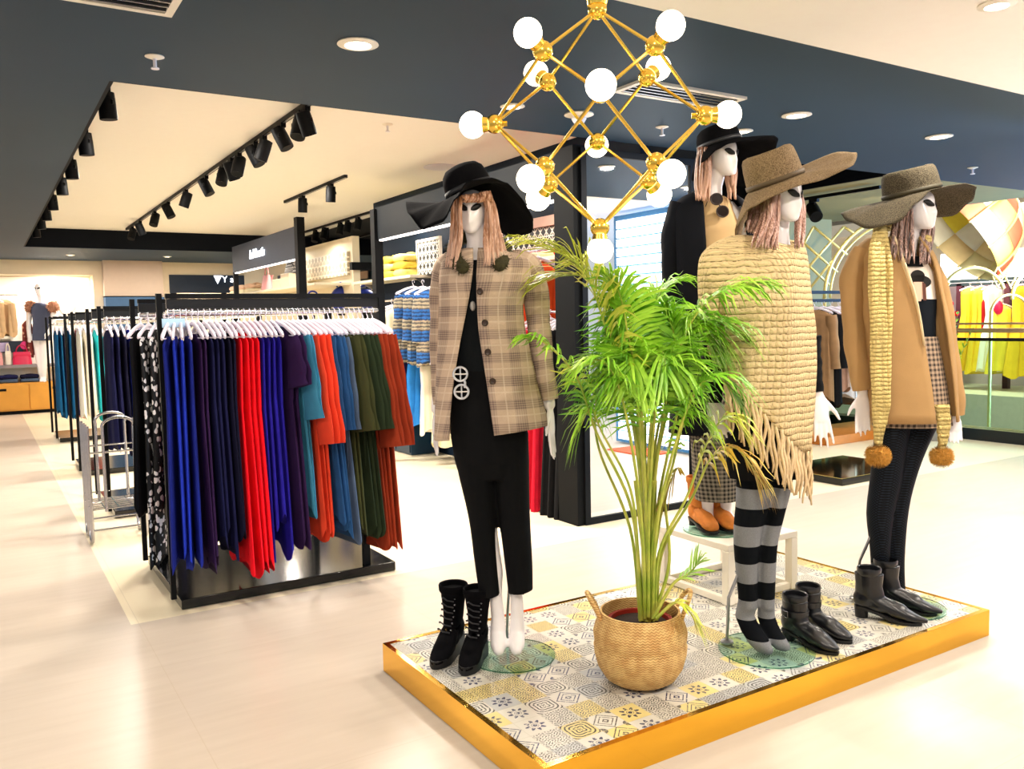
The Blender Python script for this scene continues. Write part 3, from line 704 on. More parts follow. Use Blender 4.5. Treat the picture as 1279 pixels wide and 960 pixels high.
# ------------------------------------------------------------------ chandelier
cc = V((1.673, 2.143, 2.058)); A = .163
ch = thing('chandelier', 'brass lattice chandelier with lit round globes hanging over the platform', 'chandelier', tuple(cc))
ca = math.radians(-5); U1 = UR*math.cos(ca)+HF*math.sin(ca); W1 = -HF*math.cos(ca)+UR*math.sin(ca)
def cpt(x, y, z): return cc+U1*(x*A)+W1*(y*A)+UP*(z*A*1.02)
nodes = {}
for s in (-2, 2):
    nodes[(s, 0, 0)] = 1; nodes[(0, s, 0)] = 1; nodes[(0, 0, s)] = 1
for i in (-1, 1):
    for j in (-1, 1):
        for k in (-1, 1): nodes[(i, j, k)] = 1
keys = list(nodes)
for kx in keys:
    p = cpt(*kx); hub = MB().sphere(p, .030, 20, 14).build('hub', BRASSC, ch)
    if kx != (0, 0, 2):
        d = (p-cc).normalized()
        MB().cyl(p+d*.02, p+d*.038, .022, .026, 16).build('socket', BRASSC, ch)
        MB().sphere(p+d*.070, .0415, 24, 16).build('globe', GLOBE, ch, smooth=180)
        if kx in ((-2, 0, 0), (2, 0, 0)): MB().cyl(p-d*.024, p-d*.04, .009, n=10).build('finial', BRASSC, ch)
for a in keys:
    if 2 in [abs(q) for q in a]:
        for b_ in keys:
            if 2 not in [abs(q) for q in b_] and (V(a)-V(b_)).length < 1.9: MB().cyl(cpt(*a), cpt(*b_), .0052, n=8).build('rod', BRASSC, ch)
tp = cpt(0, 0, 2)
MB().lathe(tp, [(.03, .012), (.034, .03), (.026, .045), (.012, .055), (.001, .055)], 20).build('top_cap', BRASSC, ch)
MB().cyl(tp+V((0, 0, .05)), V((tp.x, tp.y, 2.645)), .009, n=10).build('stem', BRASSC, ch)
MB().lathe((tp.x, tp.y, 2.648), [(.001, 0), (.06, 0), (.062, -.012), (.03, -.03), (.001, -.03)], 24).build('canopy', BRASSC, ch)
# ------------------------------------------------------------------ basket
bc = V((1.985, 2.335, PZ+.002))
def basket_mat():
    m = bpy.data.materials.new('woven_seagrass'); t = NT(m); p = t.co(); s = t.sep(p)
    th = t.m('ARCTAN2', s[1], s[0])
    w1 = t.m('SINE', t.m('ADD', t.m('MULTIPLY', s[2], 700.0), t.m('MULTIPLY', t.m('SINE', t.m('MULTIPLY', th, 60.0)), 1.4)))
    n = t.noise(p, 30, 4)
    f = t.m('ADD', t.m('MULTIPLY', w1, .14), n)
    t.put(t.b.inputs['Base Color'], t.mix(t.step(f, .3, .75), '#c9985a', '#e9c683')); t.b.inputs['Roughness'].default_value = .8
    t.bump(w1, .5, .004); return m
BASK = basket_mat()
bk = thing('woven_basket', 'round woven straw basket with loop handles holding the palm', 'basket', tuple(bc))
prof = [(.001, .004), (.105, .004), (.13, .02), (.155, .06), (.167, .105), (.170, .135), (.165, .147), (.168, .155), (.171, .185), (.163, .215), (.148, .245), (.145, .262), (.138, .262), (.140, .245), (.155, .21), (.160, .15), (.12, .03), (.001, .02)]
MB().lathe(bc, prof, 48).build('body', BASK, bk, smooth=50)
for sg, nm in ((-1, 'l'), (1, 'r')):
    e = (UR*sg*.98+HF*.15).normalized(); pts = []
    for i in range(13):
        a = PI*i/12; pts.append(bc+e*(.147+.045*math.sin(a))+HF*(.055*math.cos(a))+UP*(.235+.085*math.sin(a)**.8))
    MB().tube(pts, .0085, 8).build('handle', BASK, bk)
MB().lathe(bc+V((0, 0, .2)), [(.001, 0), (.12, 0), (.118, .03), (.105, .03), (.103, .012), (.001, .012)], 28).build('inner_pot', mat('red_pot', '#8e1f14', .5, var=.2), bk)
MB().lathe(bc+V((0, 0, .212)), [(.001, .012), (.06, .01), (.101, .004), (.101, .0), (.001, 0)], 28).build('soil', mat('soil', '#2c1a10', .95, var=.5, bump=.6), bk)
# ------------------------------------------------------------------ palm
def leaf_mat(name, a, b_):
    m = bpy.data.materials.new(name); t = NT(m); n = t.noise(t.co(), 9, 3)
    t.put(t.b.inputs['Base Color'], t.mix(t.step(n, .3, .7), a, b_)); t.b.inputs['Roughness'].default_value = .42
    t.b.inputs['Transmission Weight'].default_value = 0; t.b.inputs['Subsurface Weight'].default_value = 0
    return m
LEAFG = leaf_mat('palm_green', '#68ac1a', '#b2e245'); LEAFY = leaf_mat('palm_yellow_green', '#b3c426', '#e3e65e'); LEAFO = leaf_mat('palm_dry', '#b98a2c', '#c9b647'); LEAFD = leaf_mat('palm_deep_green', '#4c9318', '#8ccb30')
STEMG = leaf_mat('palm_stem', '#8aa52e', '#c9c95a')
def frond(parent, path, ll, nl, m, rg, start=.42, width=.011, droop=.5, r0=.007, spread=58):
    """path from the soil to the tip; leaflets from `start` on"""
    P = catmull(path, 40); b = MB(); b.cur = 1
    b.tube(P, [lerp(r0, .0016, i/40) for i in range(41)], 7); b.cur = 0
    for i in range(nl):
        f = i/(nl-1); x = lerp(start, .995, f)*40; k = min(int(x), 39); p = P[k].lerp(P[k+1], x-k); tg = (P[min(k+2, 40)]-P[max(k-1, 0)]).normalized()
        side = tg.cross(UP)
        if side.length < .2: side = tg.cross(HF)
        side.normalize(); nrm = side.cross(tg).normalized()
        for sg in (-1, 1):
            a = math.radians(lerp(spread, 22, f**1.6)+rg.uniform(-6, 6)); L = ll*(.55+.75*math.sin(PI*min(1, .18+f*.78))-.25*f)*rg.uniform(.88, 1.1)
            d = (tg*math.cos(a)+side*sg*math.sin(a)+nrm*rg.uniform(.05, .4)).normalized(); wd = d.cross(nrm)
            wd = wd.normalized() if wd.length > .1 else side
            rows = []
            for j in range(6):
                s = j/5; q = p+d*(L*s)-UP*(droop*L*s*s*(.7+.3*rg.random())); ww = width*(.35+1.1*math.sin(PI*min(1, .12+s*.86)))*(1 if j < 5 else .05)
                rows.append([q-wd*ww*.5, q+nrm*ww*.12, q+wd*ww*.5])
            b.grid(rows)
    return b.build('frond', [m, STEMG], parent, smooth=60)
pb = bc+V((0, 0, .225))
pl = thing('areca_palm', 'bushy green areca palm growing out of the woven basket', 'palm plant', tuple(pb))
PF = Fr(tuple(bc)); rg = random.Random(5)
def fp(*pts): return [PF.P(808+(p[0]-808)*(.55 if 600 < p[1] < 700 and abs(p[0]-808) < 45 else 1), *p[1:]) for p in pts]
FR = [  # image path (px, py, nearer by), leaflet length, count, material, start, droop
    (((803, 772, 0), (795, 640, .02), (778, 500, .04), (752, 395, .05), (722, 330, .06), (655, 300, .08)), .28, 42, LEAFY, .44, .5),
    (((806, 770, 0), (800, 640, -.05), (790, 520, -.08), (770, 420, -.1), (735, 350, -.1), (690, 345, -.1)), .31, 38, LEAFY, .46, .55),
    (((800, 775, .02), (775, 640, .06), (745, 540, .1), (720, 470, .13), (680, 428, .15), (655, 420, .16)), .15, 24, LEAFG, .5, .7),
    (((812, 770, 0), (820, 640, .05), (832, 500, .08), (862, 405, .1), (905, 362, .12), (958, 352, .12)), .22, 38, LEAFG, .48, .7),
    (((815, 770, -.02), (828, 650, -.05), (845, 520, -.06), (872, 430, -.07), (900, 400, -.07), (930, 420, -.07)), .17, 24, LEAFG, .5, .8),
    (((808, 770, .03), (806, 640, .08), (800, 500, .12), (785, 420, .14), (775, 370, .16), (760, 345, .18)), .2, 34, LEAFG, .5, .5),
    (((812, 770, 0), (815, 640, 0), (815, 500, 0), (812, 420, 0), (822, 370, 0), (850, 350, 0)), .2, 36, LEAFG, .5, .6),
    (((806, 772, .04), (797, 660, .12), (790, 560, .18), (772, 480, .2), (750, 450, .21), (725, 455, .22)), .17, 30, LEAFG, .5, .8),
    (((815, 772, .04), (830, 660, .1), (842, 560, .16), (868, 490, .2), (895, 470, .2), (915, 490, .2)), .16, 30, LEAFD, .5, .8),
    (((806, 770, -.04), (800, 640, -.12), (796, 520, -.18), (800, 440, -.2), (815, 395, -.2), (835, 385, -.2)), .18, 34, LEAFD, .5, .6),
    (((810, 770, .05), (812, 660, .1), (815, 560, .15), (822, 490, .17), (838, 455, .18), (862, 450, .18)), .17, 24, LEAFG, .48, .8),
    (((802, 774, .03), (788, 690, .06), (770, 610, .1), (752, 540, .12), (738, 510, .13), (722, 540, .13)), .13, 14, LEAFG, .62, 1.0),
    (((818, 774, .03), (836, 690, .04), (858, 620, .05), (880, 560, .05), (905, 520, .05), (925, 530, .05)), .15, 15, LEAFY, .55, .9),
    (((820, 774, .0), (842, 690, .0), (865, 620, .0), (890, 570, 0), (920, 560, 0), (950, 600, 0)), .15, 16, LEAFO, .55, 1.0),
    (((816, 772, .08), (840, 730, .1), (858, 718, .1), (868, 708, .1), (872, 702, .1)), .12, 9, LEAFG, .35, .3),
    (((820, 772, .09), (838, 755, .1), (850, 752, .1), (858, 760, .1), (866, 770, .1)), .10, 9, LEAFY, .35, .8),
    (((816, 772, .02), (836, 700, .02), (848, 610, .02), (845, 585, .02), (838, 600, .02), (834, 640, .02)), .08, 10, LEAFO, .6, 1.0),
    (((800, 772, -.02), (770, 660, -.06), (748, 560, -.1), (745, 500, -.1), (760, 450, -.1), (790, 430, -.1)), .17, 30, LEAFD, .52, .7),
    (((814, 770, 0), (818, 640, .02), (826, 540, .03), (838, 470, .04), (842, 420, .05), (830, 385, .06)), .18, 34, LEAFG, .48, .5),
    (((808, 770, 0), (806, 650, .05), (802, 560, .1), (795, 500, .12), (780, 470, .14), (758, 480, .15)), .16, 30, LEAFD, .48, .9),
    (((812, 770, .02), (822, 670, .06), (838, 590, .1), (850, 540, .12), (860, 515, .13), (878, 525, .14)), .14, 18, LEAFG, .48, .9)]
for i in range(13):  # more fronds filling the crown
    a = rg.uniform(0, 2*PI); rr = rg.uniform(.35, 1); ex, ey, ed = 806+75*rr*math.cos(a), rg.uniform(370, 470), .17*rr*math.sin(a)
    FR.append((((806+rg.uniform(-8, 10), 772, ed*.12), (806+(ex-806)*.12, 640, ed*.2), (806+(ex-806)*.35, 530, ed*.45), (806+(ex-806)*.7, ey+45, ed*.75), (ex, ey, ed), (806+(ex-806)*1.3, ey+5+20*rr, ed*1.25)), rg.uniform(.16, .21), 32, (LEAFG, LEAFD, LEAFG)[i % 3], .5, rg.uniform(.5, .9)))
for pth, ll, nl, m, stt, dr in FR: frond(pl, fp(*pth), ll, nl, m, rg, stt, .0085, dr)
for i in range(9):
    x = 800+i*3.2; MB().tube(fp((804+i*1.6, 776, rg.uniform(-.03, .03)), (x, 690, rg.uniform(-.05, .05)), (x+rg.uniform(-8, 10), 600, rg.uniform(-.06, .08))), [.008, .0065, .004], 7).build('stem', STEMG, pl)
# ------------------------------------------------------------------ mannequins
MANW = mat('mannequin_white', '#f4f0f2', .22, var=.02, spec=.5)
EYEB = mat('eye_black', '#08080a', .5, var=.1)
def hair_mat(name, root, mid, tip, z0, z1):
    m = bpy.data.materials.new(name); t = NT(m); p = t.co(); s = t.sep(p)
    f = t.step(s[2], z0, z1); n = t.noise(t.vm('MULTIPLY', p, (260, 260, 6)), 1, 2)
    c = t.mix(f, tip, root); c = t.mix(t.step(n, .35, .7), c, mid)
    t.put(t.b.inputs['Base Color'], c); t.b.inputs['Roughness'].default_value = .38; return m
def knit_mat(name, a, dark, row=.030, st=.016):
    m = bpy.data.materials.new(name); t = NT(m); p = t.co(); s = t.sep(p)
    al = t.m('ADD', t.m('MULTIPLY', s[0], 1.0), t.m('MULTIPLY', s[1], .65))
    wob = t.noise(p, 26, 2)
    z = t.m('ADD', s[2], t.m('MULTIPLY', wob, .014)); x = t.m('ADD', al, t.m('MULTIPLY', wob, .012))
    r = t.m('ABSOLUTE', t.m('SINE', t.m('MULTIPLY', z, PI/row))); c = t.m('ABSOLUTE', t.m('SINE', t.m('MULTIPLY', x, PI/st)))
    h = t.m('MULTIPLY', t.m('POWER', r, .5), t.m('ADD', .45, t.m('MULTIPLY', t.m('POWER', c, .6), .55)))
    hole = t.m('MULTIPLY', t.step(r, .36, .08), t.step(t.noise(p, 70, 2), .45, .6))
    n = t.noise(p, 140, 3)
    base = t.mix(n, tuple(q*.82 for q in lin(a)[:3])+(1,), a)
    t.put(t.b.inputs['Base Color'], t.mix(t.m('MULTIPLY', hole, .8), base, dark)); t.b.inputs['Roughness'].default_value = .95; t.b.inputs['Specular IOR Level'].default_value = .1
    t.bump(t.m('ADD', h, t.m('MULTIPLY', n, .5)), .9, .012); return m
def plaid_mat():
    m = bpy.data.materials.new('beige_plaid_wool'); t = NT(m); uv = t.co('UV'); s = t.sep(uv); u, v = s[0], s[1]
    def stripes(x, period, lo, off=0): return t.m('LESS_THAN', t.m('FRACT', t.m('DIVIDE', t.m('ADD', x, 50+off), period)), lo)
    fine_u = t.m('LESS_THAN', t.m('FRACT', t.m('DIVIDE', t.m('ADD', u, 50), .0085)), .5); fine_v = t.m('LESS_THAN', t.m('FRACT', t.m('DIVIDE', t.m('ADD', v, 50), .0085)), .5)
    bu, bv = stripes(u, .105, .42), stripes(v, .088, .42, .02)
    lu, lv = stripes(u, .105, .05, .03), stripes(v, .088, .06, .045)
    dark = t.m('MULTIPLY', t.m('ADD', t.m('MULTIPLY', bu, t.m('ADD', .25, t.m('MULTIPLY', fine_u, .35))), t.m('MULTIPLY', bv, t.m('ADD', .3, t.m('MULTIPLY', fine_v, .45)))), .62, clamp=True)
    n = t.noise(t.co(), 220, 3)
    c = t.mix(dark, '#cdb6a0', '#54454b'); c = t.mix(t.m('MULTIPLY', t.m('MAXIMUM', lu, lv), .45), c, '#e6d8c2'); c = t.mix(t.m('MULTIPLY', n, .25), c, '#84746a')
    t.put(t.b.inputs['Base Color'], c); t.b.inputs['Roughness'].default_value = .95; t.b.inputs['Specular IOR Level'].default_value = .1; t.bump(n, .3, .004); return m
def check_mat(name, a, b_, S=.013):
    m = bpy.data.materials.new(name); t = NT(m); s = t.sep(t.co('UV'))
    def q(x, S=S): return t.m('LESS_THAN', t.m('FRACT', t.m('DIVIDE', t.m('ADD', x, 50), S)), .5)
    f = t.m('MULTIPLY', t.m('ADD', q(s[0]), q(s[1])), .5); n = t.noise(t.co(), 150, 2)
    t.put(t.b.inputs['Base Color'], t.mix(t.m('MULTIPLY', f, t.m('ADD', .7, t.m('MULTIPLY', n, .4)), clamp=True), a, b_)); t.b.inputs['Roughness'].default_value = .9; return m
def stripe_mat():
    m = bpy.data.materials.new('striped_knit'); t = NT(m); p = t.co(); s = t.sep(p)
    f = t.m('LESS_THAN', t.m('FRACT', t.m('DIVIDE', t.m('SUBTRACT', t.m('ADD', s[2], 10*.149), .236-.115), .149)), .53)
    n = t.noise(p, 300, 2)
    t.put(t.b.inputs['Base Color'], t.mix(f, '#0d1014', t.mix(n, '#66686d', '#8b8d90'))); t.b.inputs['Specular IOR Level'].default_value = .08; t.b.inputs['Roughness'].default_value = .9; return m
def fishnet_mat():
    m = bpy.data.materials.new('fishnet_black'); t = NT(m); p = t.co(); s = t.sep(p)
    a = t.m('MULTIPLY', t.m('ADD', s[0], s[1]), 1.0); S = .012
    def ln(x): return t.m('LESS_THAN', t.m('FRACT', t.m('DIVIDE', t.m('ADD', x, 30), S)), .34)
    f = t.m('MAXIMUM', ln(t.m('ADD', a, s[2])), ln(t.m('SUBTRACT', a, s[2])))
    t.put(t.b.inputs['Base Color'], t.mix(f, '#1c222b', '#07080b')); t.b.inputs['Roughness'].default_value = .6; t.b.inputs['Specular IOR Level'].default_value = .1; return m
def straw_mat(name, a, b_):
    m = bpy.data.materials.new(name); t = NT(m); p = t.co(); n = t.noise(p, 260, 3)
    t.put(t.b.inputs['Base Color'], t.mix(t.step(n, .3, .7), a, b_)); t.b.inputs['Roughness'].default_value = .9; t.b.inputs['Specular IOR Level'].default_value = .15; t.bump(n, .6, .004); return m
FELT = mat('black_felt', '#0b0b0e', .95, var=.2, spec=.1, bump=.15)
def head_pt(z, ph, s=1.0):
    """a smooth abstract face: z up from the head's middle, ph round the head from the nose"""
    tab = [(-.106, .010, .066, -.046), (-.100, .024, .078, -.018), (-.085, .038, .084, .010), (-.06, .051, .085, .045), (-.03, .060, .085, .070), (0, .066, .083, .084), (.03, .068, .083, .090), (.06, .064, .077, .088), (.085, .050, .060, .072), (.100, .030, .034, .045), (.106, .008, .008, .012)]
    z = z/s; hw, fr, bk = interp(tab, z)
    cy, sy = (fr-bk)/2, (fr+bk)/2
    x = hw*math.sin(ph); y = cy+sy*math.cos(ph)
    g = math.exp(-(math.atan2(math.sin(ph), math.cos(ph))/.17)**2)
    nz = max(0, 1-abs(z+.030)/.045) if z < -.030 else max(0, 1-(z+.030)/.055)
    y += .019*g*nz**.8
    e = math.exp(-((abs(math.atan2(math.sin(ph), math.cos(ph)))-.42)/.2)**2)*math.exp(-((z-.008)/.016)**2); y -= .007*e
    lp = math.exp(-(ph_w(ph)/.25)**2)*math.exp(-((z+.062)/.008)**2); y += .005*lp
    return V((x*s, y*s, z*s))
def ph_w(p): return math.atan2(math.sin(p), math.cos(p))
class Man:
    def __init__(s, name, label, base, group='dressed mannequins on the platform'):
        s.fr = Fr(base); s.P = s.fr.P; s.t = thing(name, label, 'mannequin', tuple(base), group); s.b = MB()
    def head(s, px, py, dw, yaw, tilt=0, nod=0, sc=.9):
        c = s.P(px, py, dw); R = Matrix((UR, TW, UP)).transposed()
        R = R @ Matrix.Rotation(-math.radians(yaw), 3, 'Z') @ Matrix.Rotation(math.radians(tilt), 3, 'Y') @ Matrix.Rotation(math.radians(nod), 3, 'X')
        # local x: image right when yaw = 0, local y: out of the face, so x,y,z is left handed in image terms; keep it simple
        def W(q): return c + R @ V((q.x, q.y, q.z))
        zs = [-.106, -.1, -.09, -.078, -.066, -.055, -.045, -.035, -.025, -.015, -.005, .005, .015, .03, .045, .06, .075, .088, .098, .104]
        s.b.grid([[W(head_pt(z*sc, 2*PI*k/40, sc)) for k in range(40)] for z in zs], close_u=True, caps=True)
        for sg in (-1, 1):
            e = MB(); n = 10
            up = []; lo = []
            for i in range(n+1):
                f = i/n; ph = sg*(.13+.68*f); zc = .004+.018*f; th = .0155*math.sin(PI*min(1, .12+f*.85))**.8
                for arr, zz in ((up, zc+th*1.1), (lo, zc-th*.8)):
                    q = head_pt(zz*sc, ph, sc); d = V((math.sin(ph), math.cos(ph), 0)); arr.append(W(q+d*.0035))
            e.grid([up, [(V(a)+V(b_))/2+(R @ V((0, .0015, 0))) for a, b_ in zip(up, lo)], lo]); e.build('eye', EYEB, s.t, smooth=180, solid=.003)
        s.hc = c; s.W = W
    def tube(s, pts, n=14): s.b.capsule([s.P(*p[:3]) for p in pts], [p[3] for p in pts], n)
    def hand(s, w, tip, thumb_to, sc=1.0, spread=.10, curl=.15):
        """w, tip: pixel places of the wrist and the longest finger; thumb_to: pixel x side of the thumb"""
        W0, T0 = s.P(*w), s.P(*tip); d = (T0-W0).normalized(); side = (UR*thumb_to) if not isinstance(thumb_to, V) else thumb_to; side = (side-d*side.dot(d)).normalized(); nrm = d.cross(side).normalized()
        L = (T0-W0).length/.175*1.0; k = L
        up = side.cross(d)
        pw = .036*sc
        s.b.tube([W0-d*.02*k, W0, W0+d*.03*k, W0+d*.07*k, W0+d*.09*k], [.024*sc, .024*sc, pw*.95, pw, pw*.85], 12, flat=.42, up=up)
        for i, (o, ln) in enumerate(((.027, .078), (.009, .088), (-.009, .083), (-.026, .066))):
            a = W0+d*.084*k+side*o*sc; dd = (d+side*(o/.027)*spread).normalized()
            pts = [a-dd*.012, a]+[a+dd*(ln*k*f)+nrm*(-curl*ln*f*f) for f in (.35, .7, 1)]
            s.b.capsule(pts, [.0088*sc, .0088*sc, .008*sc, .0072*sc, .0056*sc], 9)
        a = W0+d*.03*k+side*.026*sc; dd = (d*.8+side*.62).normalized()
        s.b.capsule([a-dd*.015, a+dd*.02*k, a+dd*.045*k+d*.004, a+dd*.06*k+d*.014*k], [.012*sc, .0105*sc, .009*sc, .0062*sc], 9)
    def body(s, vox=.0052):
        o = s.b.build('body', MANW, s.t, smooth=180)
        r = o.modifiers.new('remesh', 'REMESH'); r.mode = 'VOXEL'; r.voxel_size = vox; r.use_smooth_shade = True
        m = o.modifiers.new('smooth', 'SMOOTH'); m.iterations = 4; m.factor = .5
        return o
    def loft(s, rows, n=44, e=.85, fold=0, kf=9, ph=0.0, arc=None, fine=0, mb=None, topfold=0.0):
        """rows: y_left, x_left, y_right, x_right, half depth, depth offset [, open_left_x, open_right_x]"""
        if fine: rows = rows_fine(rows, fine)
        out = []; uvs = []; R = len(rows)
        per = None
        for i, r in enumerate(rows):
            yl, xl, yr, xr, b_, dw = r[:6]
            A, B_ = s.P(xl, yl, dw), s.P(xr, yr, dw); c = (A+B_)/2; a = (B_-A).length/2; u = (B_-A).normalized()
            if len(r) > 6:
                cx = (xl+xr)/2; hw = (xr-xl)/2
                f0 = math.asin(max(-.98, min(.98, math.copysign(abs((r[7]-cx)/hw)**(1/e), r[7]-cx)))); f1 = 2*PI+math.asin(max(-.98, min(.98, math.copysign(abs((r[6]-cx)/hw)**(1/e), r[6]-cx))))
                A_ = [lerp(f0, f1, k/(n-1)) for k in range(n)]
            else: A_ = [2*PI*k/n for k in range(n)]
            t = i/(R-1); row = []; uv = []
            if per is None or True: per = 2*PI*math.sqrt((a*a+b_*b_)/2)
            for q in A_:
                g = 1+fold*lerp(topfold, 1, t)*math.sin(kf*q+ph+t*.8)+fold*.5*lerp(topfold, 1, t)*math.sin((kf*2+1)*q-ph+t)
                sx = math.copysign(abs(math.sin(q))**e, math.sin(q)); cx_ = math.copysign(abs(math.cos(q))**e, math.cos(q))
                p = c+u*(a*sx*g)+TW*(b_*cx_*g); row.append(p)
                uv.append((math.copysign(abs(math.sin(q))**e, math.sin(q))*a*.5*(1 if math.cos(q) > 0 else -1)+(q/(2*PI))*per*.5, p.z))
            if len(r) <= 6: uv.append(uv[0])
            out.append(row); uvs.append(uv)
        mb = mb or MB()
        mb.grid(out, close_u=len(rows[0]) <= 6, uvs=uvs, caps=len(rows[0]) <= 6)
        return mb
    def sleeve(s, pts, n=22, wr=.05, mb=None):
        P = catmull([s.P(*p[:3]) for p in pts], 26); L = len(pts)-1; mb = mb or MB(); rows = []; uvs = []; acc = 0
        for i, p in enumerate(P):
            x = L*i/26; k = min(int(x), L-1); r = lerp(pts[k][3], pts[k+1][3], x-k)
            tg = (P[min(i+1, 26)]-P[max(i-1, 0)]).normalized(); xx = (UR-tg*UR.dot(tg)).normalized(); yy = tg.cross(xx)
            if i: acc += (p-P[i-1]).length
            row = []; uv = []
            for k2 in range(n):
                a = 2*PI*k2/n; g = 1+wr*math.sin(i*1.1+2*math.sin(a))*.8+wr*.6*math.sin(3*a+i*.5)
                row.append(p+xx*math.cos(a)*r*g+yy*math.sin(a)*r*g); uv.append((a*r, -acc))
            uv.append((2*PI*r, -acc)); rows.append(row); uvs.append(uv)
        mb.grid(rows, close_u=True, caps=True, uvs=uvs); return mb
    def hat(s, px, py, dw, hw, h, roll, pitch, rim, m, flat=0, band=None, hd=None):
        c = s.P(px, py, dw); ro, pi_ = math.radians(roll), math.radians(pitch)
        e1 = UR*math.cos(ro)+UP*math.sin(ro); e3 = UP*math.cos(ro)-UR*math.sin(ro); e2 = TW
        e3, e2 = e3*math.cos(pi_)-e2*math.sin(pi_), e2*math.cos(pi_)+e3*math.sin(pi_)
        hd = hd or hw*1.12; n = 72
        tab = sorted(rim)+[(sorted(rim)[0][0]+360,)+tuple(sorted(rim)[0][1:])]
        prof = ([(1, 0), (1.0, .25), (.97, .5), (.88, .75), (.7, .91), (.42, .98), (.05, 1)] if not flat else [(1, 0), (.985, .3), (.96, .6), (.91, .86), (.84, .97), (.70, 1.0), (.4, .955), (.05, .93)])
        rows = []
        def ring(f, R_of, z_of):
            row = []
            for k in range(n):
                d = 360*k/n; a = math.radians(d); R, dz = R_of(d), z_of(d)
                x = math.sin(a); y = math.cos(a)
                row.append(c+e1*(x*R*1.0)+e2*(y*R)+e3*dz)
            return row
        def rc(d): a = math.radians(d); return 1/math.sqrt((math.sin(a)/hw)**2+(math.cos(a)/hd)**2)
        def rimv(d):
            ks = tab; x = d if d >= ks[0][0] else d+360
            for i in range(len(ks)-1):
                if ks[i][0] <= x <= ks[i+1][0]:
                    t = (x-ks[i][0])/(ks[i+1][0]-ks[i][0]); t = t*t*(3-2*t); return lerp(ks[i][1], ks[i+1][1], t), lerp(ks[i][2], ks[i+1][2], t)
            return ks[-1][1:]
        for i in range(10, -1, -1):
            sfr = i/10
            rows.append(ring(0, lambda d: lerp(rc(d), max(rimv(d)[0], rc(d)+.01), sfr), lambda d: rimv(d)[1]*sfr**1.35))
        for f, z in prof[1:]:
            dent = .12*h if flat else 0
            rows.append(ring(0, lambda d: rc(d)*f, lambda d: h*z-(dent*(1-f)*(abs(math.cos(math.radians(d)))) if z > .9 else 0)))
        mb = MB(); mb.grid(rows, close_u=True); mb.face([len(mb.v)-n+k for k in range(n)])
        o = mb.build('hat', m, s.t, smooth=180, solid=.004)
        if band:
            bb = MB(); bb.grid([ring(0, lambda d: rc(d)+.0045, lambda d: z) for z in (.004, .022)], close_u=True); bb.build('hat_band', band, o, smooth=180, solid=.003)
        return o
    def hair(s, curtains, m, rg):
        mb = MB()
        for ea, eb, n, dz in curtains:
            A = catmull([s.P(*p) for p in ea], 12); B_ = catmull([s.P(*p) for p in eb], 12)
            for i in range(n):
                f = (i+.5)/n+rg.uniform(-.03, .03); w1, w2 = rg.uniform(0, 6), rg.uniform(.004, .010); off = rg.uniform(-dz, dz)
                pts = [a.lerp(b_, f)+UR*(w2*math.sin(w1+j*.45))*(j/12)+TW*(off+.006*math.sin(w1*2+j*.5)) for j, (a, b_) in enumerate(zip(A, B_))]
                r = rg.uniform(.0065, .0105)
                mb.tube(pts, [r*.8]*3+[r]*7+[r*.7, r*.5, r*.15], 7, flat=.55, up=(TW.x, TW.y, 0))
        return mb.build('hair', m, s.t, smooth=180)
    def base(s, center, r, rod=None):
        c = V(center)
        MB().lathe(c+V((0, 0, .001)), [(.001, 0), (r-.004, 0), (r, .003), (r, .007), (r-.004, .010), (.001, .010)], 64).build('glass_base', GLASS, s.t, smooth=30)
        if rod:
            f, mid, top = rod
            MB().lathe(f, [(.001, .010), (.026, .010), (.026, .017), (.010, .022), (.001, .022)], 20).build('rod_flange', STEEL, s.t)
            MB().tube([V(f)+V((0, 0, .015)), mid-(V(mid)-V(f)).normalized()*.02, mid, mid+(V(top)-V(mid)).normalized()*.02, top], .0065, 10).build('support_rod', STEEL, s.t)
rgm = random.Random(3)
HAIR1 = hair_mat('ombre_hair', '#94603a', '#cfa68f', '#efcdb9', 1.45, 1.66)
# ---- the mannequin in the plaid jacket
m1b = at_z(632, 815, PZ+.012)
M = Man('mannequin', 'white mannequin in beige plaid jacket, black cropped trousers and drooping black hat', m1b)
M.head(590, 265, .02, -7, 0, 0, .80)
M.tube([(592, 275, .015, .042), (596, 300, .01, .040), (598, 325, 0, .055)])
M.loft([(318, 572, 318, 628, .05, 0), (328, 560, 328, 650, .065, 0), (350, 558, 350, 638, .085, 0), (400, 562, 400, 634, .085, 0), (450, 570, 450, 636, .075, 0), (500, 568, 500, 646, .09, 0), (545, 572, 545, 650, .09, 0), (585, 580, 585, 650, .07, 0)], mb=M.b, e=1)
M.tube([(654, 338, -.01, .034), (668, 380, -.02, .032), (676, 440, -.02, .03), (686, 505, .0, .024)]); M.tube([(562, 335, -.01, .04), (554, 400, -.03, .034), (552, 450, -.03, .03), (546, 510, -.02, .024)])
M.hand((687, 508, .0), (690, 574, .02), TW-UR*.35, .9, .03, .1); M.hand((545, 514, -.02), (543, 570, .0), TW+UR*.3, .9, .03, .1)
for a, k, an, hl, to in (((592, 560), (606, 650), (619, 742), (622, 770), (623, 812)), ((636, 560), (641, 650), (645, 742), (646, 770), (645, 812))):
    M.tube([(*a, 0, .055), (*k, .01, .042), (an[0], 715, .0, .03), (*an, .0, .025), (hl[0], hl[1], .01, .027), (hl[0], 790, .025, .031), (to[0], 806, .06, .033), (to[0], to[1], .085, .022)])
M.body()
